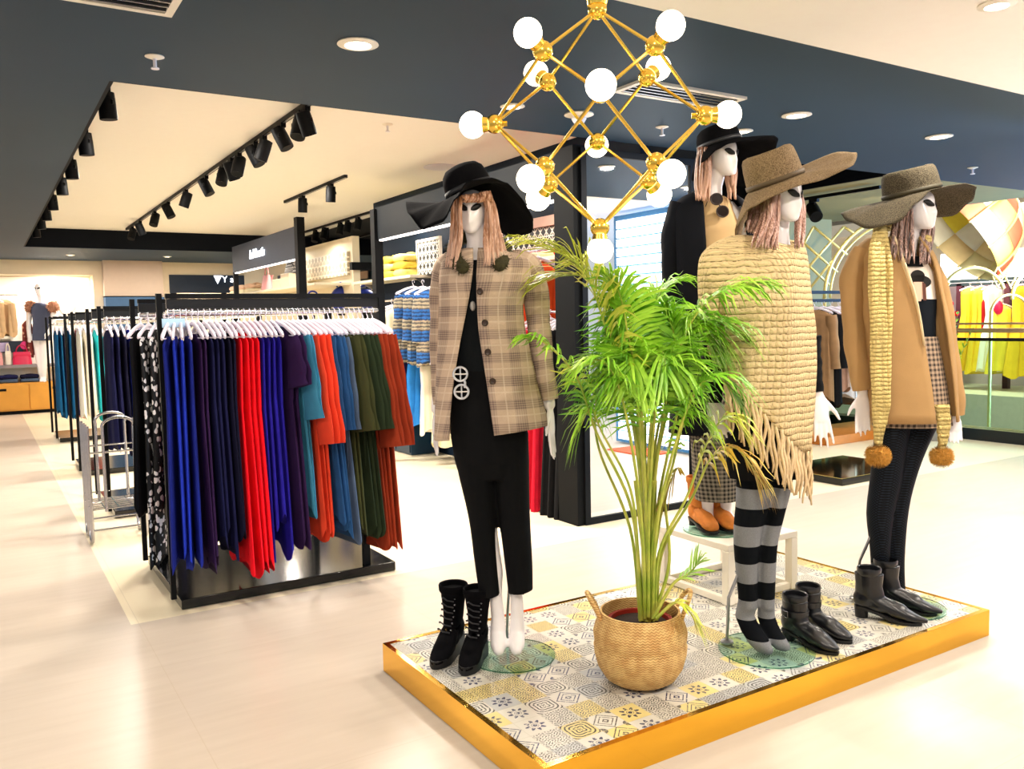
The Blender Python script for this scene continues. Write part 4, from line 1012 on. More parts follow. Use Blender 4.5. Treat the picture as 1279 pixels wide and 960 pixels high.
M.hair([([(565, 246, .10), (566, 275, .09), (563, 300, .10), (557, 333, .115)], [(577, 246, .11), (575, 275, .09), (575, 300, .10), (573, 336, .13)], 12, .018), ([(602, 240, .11), (607, 262, .08), (607, 295, .09), (605, 332, .13)], [(612, 240, .06), (619, 262, .05), (626, 292, .06), (636, 330, .08)], 16, .02), ([(574, 245, .115), (580, 249, .12), (575, 253, .115)], [(612, 238, .10), (614, 246, .095), (613, 253, .09)], 16, .006)], HAIR1, rgm)
M.hat(587, 240, .03, .088, .105, 20, 0, [(0, .17, .01), (30, .16, .0), (58, .16, -.03), (80, .175, -.10), (100, .19, -.18), (124, .20, -.215), (150, .2, -.20), (174, .2, -.13), (200, .2, -.03), (225, .22, .03), (262, .24, .06), (285, .25, .0), (303, .25, -.085), (325, .225, -.09), (343, .19, -.03)], FELT, 0, mat('black_ribbon', '#26282c', .5))
PLAID = plaid_mat()
jk = M.loft([(312, 578, 312, 628, .075, 0, 592, 598), (320, 560, 320, 652, .095, 0, 592, 597.5), (330, 551, 330, 664, .10, 0, 592.5, 597), (350, 549, 350, 662, .115, 0, 591, 596.5), (376, 549, 376, 653, .12, 0, 587, 597), (410, 548, 410, 655, .118, 0, 580, 599), (435, 547, 435, 661, .115, 0, 575, 602.5), (480, 545, 478, 670, .125, 0, 568, 609.5), (515, 544, 505, 678, .13, 0, 564.5, 614), (548, 543, 529, 685, .135, 0, 563, 618)], n=56, e=.8, fold=.012, kf=5, fine=26).build('jacket', PLAID, M.t, smooth=60, solid=.006)
M.sleeve([(636, 326, -.01, .040), (656, 332, -.01, .056), (668, 356, -.02, .051), (672, 400, -.02, .047), (678, 450, -.01, .042), (687, 499, .0, .033)]).build('sleeve', PLAID, M.t, smooth=60)
M.sleeve([(576, 324, -.01, .040), (561, 331, -.01, .052), (553, 356, -.02, .047), (551, 400, -.02, .045), (551, 450, -.02, .043), (552, 505, -.01, .035)]).build('sleeve', PLAID, M.t, smooth=60)
BUT = mat('horn_button', '#3a2a22', .3, var=.3)
for x, y in ((599.5, 364), (605.7, 403), (609.4, 439.5), (615.3, 476)):
    p = M.P(x, y, .128); MB().lathe((0, 0, 0), [(.001, 0), (.011, 0), (.0125, .003), (.010, .006), (.006, .004), (.001, .004)], 18).build('button', BUT, jk, smooth=60)
    ob = bpy.data.objects[[o.name for o in jk.children][-1]]; ob.location = p-ORG[jk.name]; ob.rotation_euler = TW.to_track_quat('Z', 'Y').to_euler()
    for v in ob.data.vertices: v.co += ORG[jk.name]
PANTS = F('black_trousers', '#06070a', var=.2)
pm = M.loft([(452, 566, 452, 640, .086, 0), (500, 562, 500, 655, .10, 0), (545, 563, 545, 660, .10, 0), (575, 568, 575, 661, .095, 0), (596, 574, 596, 661, .075, 0)], e=.95)
M.loft([(540, 564, 540, 614, .085, 0), (584, 571, 587, 617, .08, 0), (645, 585, 645, 620, .062, 0), (700, 592.5, 700, 623, .055, 0), (744, 599, 741, 625, .052, .0)], mb=pm, e=.95, fine=14); M.loft([(540, 606, 540, 660, .085, 0), (587, 616, 590, 661, .08, 0), (645, 623, 645, 662, .065, 0), (700, 630, 700, 665, .058, 0), (740, 635, 735, 665.5, .055, 0)], mb=pm, e=.95, fine=14)
o = pm.build('trousers', PANTS, M.t, smooth=180); r = o.modifiers.new('remesh', 'REMESH'); r.mode = 'VOXEL'; r.voxel_size = .007; r.use_smooth_shade = True
M.loft([(326, 566, 326, 634, .07, 0), (345, 558, 345, 640, .09, 0), (386, 556, 386, 640, .093, 0), (420, 560, 420, 640, .092, 0), (462, 566, 462, 640, .09, 0)], e=1).build('top', F('black_top', '#0b1014', var=.2), M.t, smooth=60)
MB().sphere(M.P(590.5, 382, .10), .014, 14, 10, sc=(.9, .5, 1.3)).build('pendant', mat('grey_pendant', '#a9a6a4', .4, .3), M.t, smooth=180)
bc_ = MB()
for x, y, r in ((575, 467, .026), (576.5, 489, .026)):
    c = M.P(x, y, .108)
    bc_.tube([c+UR*math.cos(a)*r+UP*math.sin(a)*r for a in [2*PI*k/24 for k in range(24)]], .0045, 8, closed=True)
    bc_.tube([c-UR*r, c+UR*r], .003, 6); bc_.tube([c-UP*r, c+UP*r], .003, 6)
bc_.tube([M.P(579.5, 473, .108), M.P(581, 478, .11), M.P(580.5, 484, .108)], .005, 8)
bc_.build('belt_chain', mat('silver_chain', '#e6e6ea', .25, .6, var=.05), M.t)
def fur(mb, c, r, n, rg, ln=.02, w=.0025):
    for i in range(n):
        d = V((rg.gauss(0, 1), rg.gauss(0, 1), rg.gauss(0, 1))).normalized(); p = V(c)+d*r; q = p+(d+V((rg.uniform(-.4, .4), rg.uniform(-.4, .4), rg.uniform(-.5, .2)))).normalized()*ln
        x = d.orthogonal().normalized()*w; a, b_, e = mb.vert(p-x), mb.vert(p+x), mb.vert(q); mb.face((a, b_, e))
FURM = mat('dark_olive_fur', '#38351c', .9, var=.5, vscale=40)
fm = MB(); path = catmull([M.P(*p) for p in ((578, 334, .13), (568, 322, .09), (566, 308, .0), (580, 297, -.06), (606, 296, -.07), (626, 306, -.03), (633, 320, .05), (624, 331, .11))], 30)
fm.capsule(path, .024, 10)
for p in path: fur(fm, p, .022, 60, rgm, .016)
fm.build('fur_collar', FURM, M.t, smooth=180)
M.base(at_z(640, 823, PZ+.002)-V((0, 0, .001))+HF*.03+UR*.0, .17)
MB().tube([M.P(633, 800, -.12), M.P(634, 765, -.10), M.P(636, 735, -.04)], .006, 8).build('support_rod', STEEL, M.t)
# ---- the mannequin in the knitted poncho
m2b = at_z(955, 808, PZ+.012)
M = Man('mannequin', 'white mannequin in cream fringed poncho, striped tights and tan floppy hat', m2b)
M.head(978, 247, .02, 36, 0, -4, .86)
M.tube([(973, 268, -.02, .042), (972, 290, -.01, .040), (970, 312, 0, .055)])
M.loft([(308, 945, 308, 990, .05, 0), (320, 918, 320, 992, .07, 0), (350, 915, 350, 990, .085, 0), (430, 922, 430, 990, .075, 0), (500, 918, 500, 994, .085, 0), (555, 928, 555, 984, .07, 0)], mb=M.b, e=1)
M.tube([(912, 322, 0, .042), (898, 380, .01, .036), (893, 440, .02, .032), (890, 500, .03, .024)]); M.tube([(984, 326, -.02, .036), (992, 380, -.03, .03), (1002, 440, -.03, .026), (1020, 488, .0, .024)])
M.hand((889, 500, .03), (906, 548, .06), 1, .95, .05, .1); M.hand((1021, 490, .0), (1031, 560, .03), 1, .95, .12, .1)
M.tube([(940, 575, 0, .04), (935, 660, 0, .028), (934, 750, 0, .022)]); M.tube([(972, 575, -.01, .034), (964, 660, -.01, .026), (957, 750, -.01, .02)])
M.body()
HAIR2 = hair_mat('ombre_hair_pink', '#8a6252', '#d6b0a2', '#f2d0c0', 1.34, 1.56)
M.hair([([(958, 242, .06), (955, 262, .07), (950, 285, .10), (938, 309, .14)], [(972, 243, .09), (971, 265, .08), (972, 285, .10), (973, 312, .15)], 18, .02), ([(995, 243, .03), (996, 262, .03), (996, 285, .06), (992, 310, .12)], [(1001, 243, .0), (1005, 262, .01), (1005, 285, .04), (1004, 308, .09)], 10, .012), ([(940, 242, .0), (938, 265, .0), (930, 290, .02)], [(958, 242, .03), (955, 265, .03), (948, 292, .06)], 10, .015)], HAIR2, rgm)
STRAW2 = straw_mat('tan_straw', '#5d4d38', '#927c5e')
M.hat(969, 229, .0, .104, .125, 19, -4, [(0, .18, -.03), (30, .215, -.04), (55, .28, -.03), (80, .305, .005), (110, .3, .03), (150, .25, .02), (180, .22, -.02), (208, .2, -.10), (235, .205, -.17), (258, .21, -.18), (280, .205, -.10), (305, .19, -.05), (335, .18, -.035)], STRAW2, 1, mat('tan_band', '#54452f', .7))
KNIT = knit_mat('cream_poncho_knit', '#ecd2a0', '#7c6034', .025, .013)
cols = [[(962, 298, 0), (915, 296, 0), (881, 314, 0), (873, 342, 0), (876, 405, 0), (875, 443, 0)],
        [(965, 300, .05), (917, 303, .05), (890, 325, .07), (886, 360, .08), (889, 405, .08), (890, 446, .07)],
        [(968, 302, .06), (927, 312, .08), (906, 345, .10), (902, 380, .085), (905, 415, .06), (906, 446, .05)],
        [(972, 304, .08), (936, 318, .11), (918, 360, .13), (912, 400, .125), (911, 440, .12), (911, 471, .12)],
        [(978, 306, .09), (956, 320, .13), (940, 370, .155), (937, 420, .155), (939, 465, .155), (940, 501, .155)],
        [(985, 307, .09), (975, 322, .135), (968, 370, .165), (966, 430, .165), (968, 490, .16), (970, 534, .155)],
        [(992, 306, .08), (991, 322, .115), (993, 370, .135), (994, 430, .135), (994, 500, .125), (993, 556, .12)],
        [(998, 304, .03), (1003, 318, .03), (1008, 362, .03), (1015, 402, .03), (1017, 470, .03), (1011, 566, .03)],
        [(1000, 302, -.03), (1003, 320, -.06), (1008, 380, -.08), (1011, 440, -.08), (1010, 500, -.08), (1003, 545, -.08)],
        [(980, 300, -.07), (960, 312, -.12), (955, 370, -.14), (950, 430, -.14), (950, 480, -.14), (950, 500, -.14)],
        [(965, 298, -.05), (917, 302, -.08), (895, 330, -.10), (888, 370, -.09), (886, 405, -.08), (886, 443, -.06)]]
C2 = [catmull([M.P(*p) for p in c], 30) for c in cols]; nC = len(C2); sub = 8; PON = []
for r in range(31):
    row = []
    for c in range(nC):
        a, b_, d, e = C2[c-1][r], C2[c][r], C2[(c+1) % nC][r], C2[(c+2) % nC][r]
        for q in range(sub):
            t = q/sub; row.append(.5*((2*b_)+(d-a)*t+(2*a-5*b_+4*d-e)*t*t+(3*b_-a-3*d+e)*t**3))
    PON.append(row)
for r in range(31):
    for k in range(len(PON[r])): PON[r][k] = PON[r][k]+TW*(.006*math.sin(k*.55+r*.12)*(r/30))
pn = MB().grid(PON, close_u=True).build('poncho', KNIT, M.t, smooth=180, solid=.012)
fg = MB()
for k in range(2*sub+4, 9*sub):
    n_ = 1
    for j in range(n_):
        p = PON[30][k].lerp(PON[30][(k+1) % len(PON[30])], j/n_+rgm.uniform(0, .3)); L = rgm.uniform(.17, .22)*(1 if k < 6*sub else .95); ph = rgm.uniform(0, 6); dx, dy = rgm.uniform(-.008, .008), rgm.uniform(-.01, .015)
        pts = [p+UP*.006+V((0, 0, -L*i/7))+UR*(dx*i/7+.006*math.sin(ph+i*1.1))+TW*(dy*i/7+.005*math.cos(ph+i)) for i in range(8)]
        fg.tube(pts, [.0064, .0068, .0066, .0064, .006, .0056, .005, .003], 6)
fg.build('fringe', mat('fringe_wool', '#dcc298', .95, var=.3, vscale=60, bump=.4), pn, smooth=180)
M.sleeve([(894, 425, .03, .052), (892, 455, .03, .050), (890, 480, .03, .046), (889, 502, .03, .036)]).build('sleeve', PANTS, M.t, smooth=60)
M.sleeve([(1010, 420, -.02, .045), (1013, 455, -.02, .04), (1019, 490, .0, .03)]).build('sleeve', PANTS, M.t, smooth=60)
M.loft([(430, 912, 430, 998, .09, 0), (500, 906, 500, 1003, .10, 0), (560, 906, 560, 1004, .105, 0), (596, 910, 594, 1000, .10, 0)], fold=.03, kf=8, e=.95, fine=12).build('dress', F('black_dress', '#08080b', var=.2), M.t, smooth=60)
tm = M.loft([(560, 920, 560, 964, .075, 0), (608, 920, 608, 963, .068, 0), (632, 919, 632, 960, .062, 0), (653, 917, 653, 954, .057, 0), (674, 916.5, 674, 950, .055, 0), (700, 918, 700, 946.5, .050, 0), (740, 922, 740, 946, .042, 0), (758, 922, 758, 946, .04, 0)], e=1, fine=16)
M.loft([(560, 960, 560, 995, .075, -.01), (608, 961, 608, 987, .066, -.01), (632, 958, 632, 981, .06, -.01), (653, 952, 653, 976, .055, -.01), (674, 949, 674, 971, .052, -.01), (700, 946, 700, 969, .047, -.01), (740, 946.5, 740, 967.5, .04, -.01), (758, 947, 758, 967, .038, -.01)], e=1, fine=16, mb=tm)
for pts in (((934, 752, 0, .038), (930, 768, -.01, .038), (936, 782, .01, .037), (945, 797, .035, .037), (954, 807, .06, .033), (959, 811, .075, .022)), ((957, 752, -.01, .033), (957, 770, -.015, .034), (962, 784, .0, .034), (968, 796, .02, .034), (976, 804, .04, .030), (981, 807, .055, .02))):
    tm.capsule([M.P(*p[:3]) for p in pts], [p[3] for p in pts], 16)
o = tm.build('striped_tights', stripe_mat(), M.t, smooth=180); r = o.modifiers.new('remesh', 'REMESH'); r.mode = 'VOXEL'; r.voxel_size = .006; r.use_smooth_shade = True; q = o.modifiers.new('smooth', 'SMOOTH'); q.iterations = 4
fp_ = at_z(908, 805, PZ+.002)
M.base(at_z(957, 812, PZ+.002)-V((0, 0, .001)), .185, (fp_, M.P(910, 746, .02), M.P(924, 712, .0)))
# ---- the mannequin in the camel jacket
m3b = at_z(1118, 752, PZ+.012)
M = Man('mannequin', 'white mannequin in camel jacket, tweed skirt and yellow scarf with two pompoms', m3b)
M.head(1146, 262, .03, 34, 6, 5, .88)
M.tube([(1140, 284, .0, .040), (1134, 305, .0, .040), (1128, 330, 0, .055)])
M.loft([(322, 1100, 322, 1158, .05, 0), (335, 1082, 335, 1164, .07, 0), (370, 1086, 370, 1166, .08, 0), (430, 1098, 430, 1166, .072, 0), (490, 1098, 490, 1172, .085, 0), (518, 1104, 518, 1166, .07, 0)], mb=M.b, e=1)
M.tube([(1078, 335, 0, .042), (1068, 380, 0, .036), (1071, 435, .0, .032), (1077, 490, .02, .024)]); M.tube([(1160, 338, -.02, .04), (1176, 390, -.03, .036), (1184, 450, -.02, .032), (1192, 520, .0, .024)])
M.hand((1078, 490, .02), (1077, 545, .04), -1, .95, .06, .1); M.hand((1192, 520, .0), (1193, 555, .03), -1, .95, .04, .1)
M.tube([(1112, 525, 0, .04), (1100, 640, .0, .03), (1100, 730, 0, .022)]); M.tube([(1150, 525, -.03, .04), (1122, 640, -.03, .03), (1120, 730, -.03, .022)])
M.body()
HAIR3 = hair_mat('ombre_hair_dark', '#4a3834', '#bd998c', '#e6c4b4', 1.36, 1.56)
M.hair([([(1118, 262, .06), (1117, 280, .07), (1114, 300, .09), (1110, 322, .11)], [(1137, 262, .10), (1138, 282, .09), (1139, 302, .1), (1139, 330, .13)], 18, .02), ([(1155, 282, .02), (1151, 300, .05), (1146, 330, .11)], [(1163, 268, .01), (1164, 296, .04), (1163, 330, .08)], 10, .012)], HAIR3, rgm)
STRAW3 = straw_mat('olive_straw', '#302c22', '#5f5746')
M.hat(1139, 243, .0, .115, .112, 12, -2, [(0, .17, 0), (25, .18, 0), (50, .21, -.005), (75, .255, -.035), (98, .27, -.09), (120, .265, -.135), (145, .24, -.12), (180, .22, -.04), (225, .25, .0), (255, .3, -.01), (275, .305, -.05), (295, .29, -.10), (316, .24, -.10), (338, .19, -.035)], STRAW3, 1, mat('olive_band', '#37321f', .7))
CAMEL = F('camel_wool', '#ad8a5c', var=.15); CREAML = mat('shearling_cream', '#ecd8b2', .9, var=.15, bump=.4, bscale=120)
jb = M.loft([(298, 1085, 298, 1150, .07, 0, 1106, 1140), (308, 1074, 312, 1160, .09, 0, 1109, 1146), (330, 1068, 330, 1168, .105, 0, 1115, 1155), (365, 1070, 365, 1174, .115, 0, 1126, 1163), (400, 1072, 400, 1182, .118, 0, 1134, 1168), (440, 1075, 440, 1188, .12, 0, 1140, 1173), (480, 1080, 480, 1191, .125, 0, 1146, 1178), (526, 1086, 524, 1193, .13, 0, 1151, 1183)], n=52, e=.82, fold=.012, kf=4, fine=22).build('jacket', CAMEL, M.t, smooth=60, solid=.008)
M.sleeve([(1082, 316, 0, .062), (1067, 345, .0, .058), (1066.5, 385, .0, .053), (1070, 433, .01, .051), (1076.5, 487, .02, .040)]).build('sleeve', CAMEL, M.t, smooth=60)
CAMELLIT = F('camel_wool_lit', '#dcb288', var=.12)  # lighter copy of the camel with strong light put into its colour, unused
M.sleeve([(1146, 318, -.0, .045), (1164, 342, -.0, .047), (1175, 375, -.0, .046), (1179, 410, -.0, .046), (1185, 455, .0, .048), (1190, 490, .0, .049), (1192, 518, .0, .042)]).build('sleeve', CAMEL, M.t, smooth=60)
jv = [V(v.co)+ORG[jb.name] for v in jb.data.vertices]; nr = len(jv)//52
edge = [jv[i*52+51]+TW*.007-UR*.006 for i in range(nr)][:16]
lp = MB(); lp.tube(edge, [lerp(.022, .007, i/15) for i in range(16)], 10, flat=.45, up=(UR.x, UR.y, 0))
lp.build('lapel_lining', CREAML, jb, smooth=180)
M.loft([(326, 1100, 326, 1156, .07, 0), (340, 1086, 340, 1166, .085, 0), (378, 1088, 378, 1168, .092, 0)], e=1).build('shirt', mat('cream_tee', '#efe2d2', .85, var=.05), M.t, smooth=60)
M.loft([(374, 1088, 374, 1168, .095, 0), (400, 1092, 400, 1167, .092, 0), (426, 1096, 426, 1167, .09, 0)], e=1).build('bodice', F('navy_black', '#0c141c', var=.2), M.t, smooth=60)
M.loft([(321, 1119, 321, 1147, .055, .01), (329, 1112, 329, 1150, .075, .01), (334, 1112, 334, 1152, .08, .01)], e=1).build('collar', PANTS, M.t, smooth=60)
pr_ = thing  # printed picture on the shirt
def flat_shape(pts, dw, m, parent, name): return MB().prism([M.P(x, y, dw) for x, y in pts], TW*.002).build(name, m, parent, smooth=0)
shirt = [o for o in M.t.children if o.name.startswith('shirt')][0]
def ell(cx, cy, rx, ry, n=20, a0=0, a1=360): return [(cx+rx*math.cos(math.radians(lerp(a0, a1, i/n))), cy+ry*math.sin(math.radians(lerp(a0, a1, i/n)))) for i in range(n)]
SKIN = mat('print_skin', '#e3b7a0', .8, var=.05); BRAID = mat('print_brown', '#5b352a', .8, var=.2); PRBLK = mat('print_black', '#131110', .8, var=.1)
flat_shape(ell(1146, 352, 17, 9), .0935, PRBLK, shirt, 'print_hat'); flat_shape(ell(1146, 345, 9, 8), .0935, PRBLK, shirt, 'print_hat')
flat_shape([(1140, 352), (1153, 352), (1154, 362), (1150, 376), (1141, 376), (1139, 362)], .0965, SKIN, shirt, 'print_face')
flat_shape([(1137, 354), (1141, 352), (1141, 375), (1137, 375)], .099, BRAID, shirt, 'print_braid'); flat_shape([(1152, 352), (1156, 355), (1157, 375), (1153, 375)], .099, BRAID, shirt, 'print_braid')
M.loft([(420, 1096, 420, 1169, .094, 0), (440, 1094, 440, 1173, .10, 0), (480, 1092, 480, 1180, .108, 0), (532, 1091, 530, 1187, .112, 0)], e=.95, fold=.01, kf=5, fine=14).build('skirt', check_mat('brown_tweed_check', '#3a2f28', '#b39a80', .022), M.t, smooth=60)
tm = M.loft([(515, 1094, 515, 1140, .075, .0), (560, 1092, 560, 1131, .065, .0), (602, 1087, 602, 1125, .06, 0), (642, 1083, 642, 1115, .056, 0), (680, 1087, 680, 1111, .05, 0), (710, 1089, 710, 1110, .042, 0), (738, 1091, 738, 1110, .038, 0)], e=1, fine=16)
M.loft([(515, 1134, 515, 1178, .07, -.03), (560, 1122, 560, 1156, .062, -.03), (602, 1114, 602, 1141, .056, -.03), (642, 1108, 642, 1133, .05, -.03), (697, 1107, 697, 1129, .042, -.03), (735, 1110, 735, 1130, .038, -.03)], e=1, fine=16, mb=tm)
for pts in (((1100, 732, 0, .036), (1099, 745, .0, .035), (1108, 752, .03, .033), (1118, 757, .06, .026)), ((1120, 728, -.03, .036), (1120, 740, -.03, .035), (1130, 746, -.01, .032), (1139, 751, .01, .024))):
    tm.capsule([M.P(*p[:3]) for p in pts], [p[3] for p in pts], 16)
o = tm.build('fishnet_tights', fishnet_mat(), M.t, smooth=180); r = o.modifiers.new('remesh', 'REMESH'); r.mode = 'VOXEL'; r.voxel_size = .006; r.use_smooth_shade = True
SCARF = knit_mat('yellow_scarf_knit', '#ead28a', '#b08d44', .018, .012)
sc_ = MB()
def ribbon(pts, mb, ribs=3):
    P = catmull([M.P(*p[:3]) for p in pts], 40); L = len(pts)-1; rows = []
    for i, p in enumerate(P):
        x = L*i/40; k = min(int(x), L-1); hw = lerp(pts[k][3], pts[k+1][3], x-k); th = .016; row = []
        for j in range(24):
            a = 2*PI*j/24; u = math.copysign(abs(math.cos(a))**.7, math.cos(a)); w = math.sin(a)
            row.append(p+UR*(hw*u)+TW*(th*w*(1+.35*math.cos(u*PI*ribs))+.003*math.sin(i*.8)))
        rows.append(row)
    mb.grid(rows, close_u=True, caps=True)
ribbon(((1099, 288, .10, .030), (1096, 310, .135, .036), (1095, 345, .15, .038), (1097, 400, .155, .037), (1098, 460, .155, .037), (1099, 510, .155, .034), (1098, 535, .15, .026), (1097, 556, .15, .014)), sc_)
ribbon(((1103, 292, .10, .016), (1109, 325, .13, .018), (1110, 380, .14, .018), (1108, 450, .145, .018), (1108, 500, .15, .016), (1105, 530, .15, .008)), sc_, 1)
ribbon(((1176, 505, .10, .034), (1178, 528, .10, .034), (1178, 545, .10, .024), (1176, 560, .10, .013)), sc_)
sc_.capsule(catmull([M.P(*p) for p in ((1100, 293, .10), (1100, 285, .02), (1112, 280, -.06), (1136, 280, -.07), (1152, 288, -.04), (1156, 300, .03))], 20), .03, 12)
sco = sc_.build('scarf', SCARF, M.t, smooth=180)
POM = mat('amber_pompom', '#c28f3c', .9, var=.6, vscale=90)
for x, y, dw, rr in ((1096.5, 569, .15, .052), (1176, 570, .10, .049)):
    pm_ = MB().sphere(M.P(x, y, dw), rr*.8, 16, 12); fur(pm_, M.P(x, y, dw), rr*.72, 1500, rgm, rr*.42, .0022); pm_.build('pompom', POM, sco, smooth=0)
M.base(at_z(1130, 760, PZ+.002)-V((0, 0, .001))+HF*.02, .18, (at_z(1077, 757, PZ+.002)+HF*.08, M.P(1074, 700, -.02), M.P(1088, 668, .0)))
# ---- the mannequin standing on the stool
m4b = V((2.985, 2.945, .402+.011))
M = Man('mannequin', 'white mannequin on the stool in long black coat, beige sweater and black hat', m4b)
M.head(902, 196, .02, 36, 0, 0, .9)
M.tube([(897, 212, .0, .04), (892, 232, .0, .038), (889, 255, 0, .05)])
M.loft([(252, 868, 252, 916, .05, 0), (264, 856, 264, 926, .065, 0), (300, 858, 300, 926, .075, 0), (380, 866, 380, 918, .07, 0), (460, 862, 460, 924, .085, 0), (520, 868, 520, 918, .07, 0)], mb=M.b, e=1)
M.tube([(852, 268, 0, .042), (842, 330, -.01, .036), (843, 400, 0, .03), (848, 455, .01, .024)]); M.tube([(926, 268, -.02, .042), (938, 330, -.03, .036), (940, 400, -.02, .03), (938, 455, .0, .024)])
M.hand((848, 458, .01), (852, 505, .03), 1, .95); M.hand((938, 458, .0), (936, 505, .02), -1, .95)
M.tube([(882, 520, 0, .05), (883, 600, 0, .034), (884, 645, 0, .028), (890, 655, .03, .026)]); M.tube([(906, 520, -.02, .05), (906, 600, -.02, .034), (907, 640, -.02, .028), (913, 650, .01, .026)])
M.body()
HAIR4 = hair_mat('ombre_hair_brown', '#6e4a38', '#b58a72', '#e2b69c', 1.55, 1.75)
M.hair([([(873, 184, .03), (871, 205, .04), (869, 228, .07), (868, 250, .1)], [(888, 184, .09), (890, 205, .08), (890, 228, .09), (887, 252, .11)], 15, .02), ([(908, 212, .05), (907, 230, .06), (910, 248, .09)], [(918, 200, .05), (920, 224, .06), (920, 250, .08)], 8, .012)], HAIR4, rgm)
M.hat(899, 182, .0, .1, .095, 14, 0, [(0, .15, -.02), (35, .185, -.035), (65, .245, -.035), (85, .265, -.05), (108, .25, -.13), (140, .2, -.2), (180, .19, -.16), (230, .17, -.12), (270, .15, -.09), (310, .145, -.06), (340, .145, -.03)], FELT, 0, mat('black_ribbon', '#26282c', .5))
SWEAT = F('oatmeal_sweater', '#d9b98a', var=.12)
M.loft([(246, 877, 246, 905, .055, 0), (256, 864, 258, 916, .075, 0), (300, 858, 300, 926, .088, 0), (380, 862, 380, 922, .085, 0), (450, 860, 450, 926, .095, 0)], e=.95, fine=12).build('sweater', SWEAT, M.t, smooth=60)
COAT = F('black_wool_coat', '#0b0e16', var=.25)
ct_ = M.loft([(240, 866, 244, 918, .07, 0, 872, 912), (252, 846, 256, 932, .09, 0, 873, 918), (275, 838, 275, 942, .10, 0, 874, 926), (340, 842, 340, 944, .115, 0, 877, 930), (420, 844, 420, 946, .12, 0, 879, 930), (480, 840, 480, 950, .13, 0, 878, 934), (540, 836, 540, 954, .135, 0, 876, 938)], n=52, e=.85, fold=.015, kf=5, fine=20).build('coat', COAT, M.t, smooth=60, solid=.008)
M.sleeve([(851, 256, 0, .055), (840, 290, .0, .050), (839, 340, .0, .047), (842, 400, .01, .046), (848, 458, .02, .042)]).build('sleeve', COAT, M.t, smooth=60); M.sleeve([(930, 262, -.02, .05), (939, 300, -.02, .048), (941, 380, -.01, .046), (938, 458, .0, .042)]).build('sleeve', COAT, M.t, smooth=60)
M.loft([(440, 862, 440, 926, .098, 0), (500, 861, 500, 927, .10, 0), (560, 864, 560, 924, .098, 0), (623, 868, 623, 922, .09, 0)], e=.95, fold=.02, kf=6, fine=14).build('skirt', check_mat('grey_houndstooth', '#181817', '#8f8575', .020), M.t, smooth=60)
LENS = mat('dark_lens', '#1c0f0d', .15, var=.1); sg = MB(); sl_ = MB()
for x, y in ((895, 248.5), (902.5, 264)):
    c = M.P(x, y, .105); sg.tube([c+UR*math.cos(a)*.027+UP*math.sin(a)*.025 for a in [2*PI*k/24 for k in range(24)]], .0035, 6, closed=True)
    sl_.cyl(c-TW*.001, c+TW*.001, .026, n=24)
sg.tube([M.P(898, 255, .107), M.P(899.5, 258, .107)], .003, 6); sg.tube([M.P(889, 244, .105), M.P(884, 250, .08), M.P(880, 262, .06)], .002, 6)
so_ = sg.build('sunglasses', mat('tortoise_frame', '#2a1510', .3), M.t); sl_.build('lens', LENS, so_)
M.base((2.985, 2.945, .4005), .155)
AMBER = mat('amber_suede', '#c9772a', .8, var=.35, vscale=25, bump=.3)
for (dx, dy), lb in (((-.055, .03), 'amber suede ankle boot on the stool, nearer the palm'), ((.04, .0), 'amber suede ankle boot on the stool, beside the striped tights')):
    a = math.atan2(-.75, -.2); boot((2.985+dx*1.0-.115*math.cos(a), 2.945+dy-.115*math.sin(a), .413), a, lb, 'amber boots on the stool', AMBER, L=.235, H=.225, heel=.03, top=.052)
# ------------------------------------------------------------------ standing mirror at the bay end
mr = thing('standing_mirror', 'tall black framed mirror standing behind the palm', 'mirror', (3.515, 4.70, 0))
fm = MB(); x0, x1, y0, y1, zt = 3.515, 4.565, 4.70, 4.745, 2.60; fw_ = .045
fm.box((x0, y0, .003), (x0+fw_, y1, zt)); fm.box((x1-fw_, y0, .003), (x1, y1, zt)); fm.box((x0+fw_, y0, .003), (x1-fw_, y1, .003+fw_)); fm.box((x0+fw_, y0, zt-fw_), (x1-fw_, y1, zt))
fm.build('frame', BLACK, mr)
MB().box((x0+fw_, y0+.015, .003+fw_), (x1-fw_, y0+.02, zt-fw_)).build('mirror_glass', mat('mirror', (.93, .95, .96), .015, 1.0, var=0), mr)
# what the mirror looks at, beyond the frame of the photograph
pn_ = thing('slatted_light_panel', 'tall white slatted light panel with blue edges, seen in the mirror', 'light panel', (6.2, 1.7, 0))
MB().box((6.22, 1.72, .02), (6.32, 3.0, 2.6)).build('housing', mat('panel_blue', '#3d7fb4', .4), pn_)
for i in range(24): MB().box((6.19, 1.80, .06+i*.104), (6.22, 2.95, .06+i*.104+.085)).build('slat', mat('lit_slat', '#ffffff', .4, var=0, emit=1.6, ecol='#f4fbff'), pn_)
for nm, lb, c, lo, hi in (('floor_mat', 'orange red floor mat seen in the mirror', '#e2552f', (5.78, 2.1), (6.15, 2.72)), ('floor_mat', 'magenta floor mat seen in the mirror', '#d23fae', (4.7, 1.4), (5.3, 2.0))):
    tag(MB().box((*lo, .002), (*hi, .012)).build(nm, mat('mat_'+c, c, .8, bump=.3), bevel=.003), lb, 'floor mat')
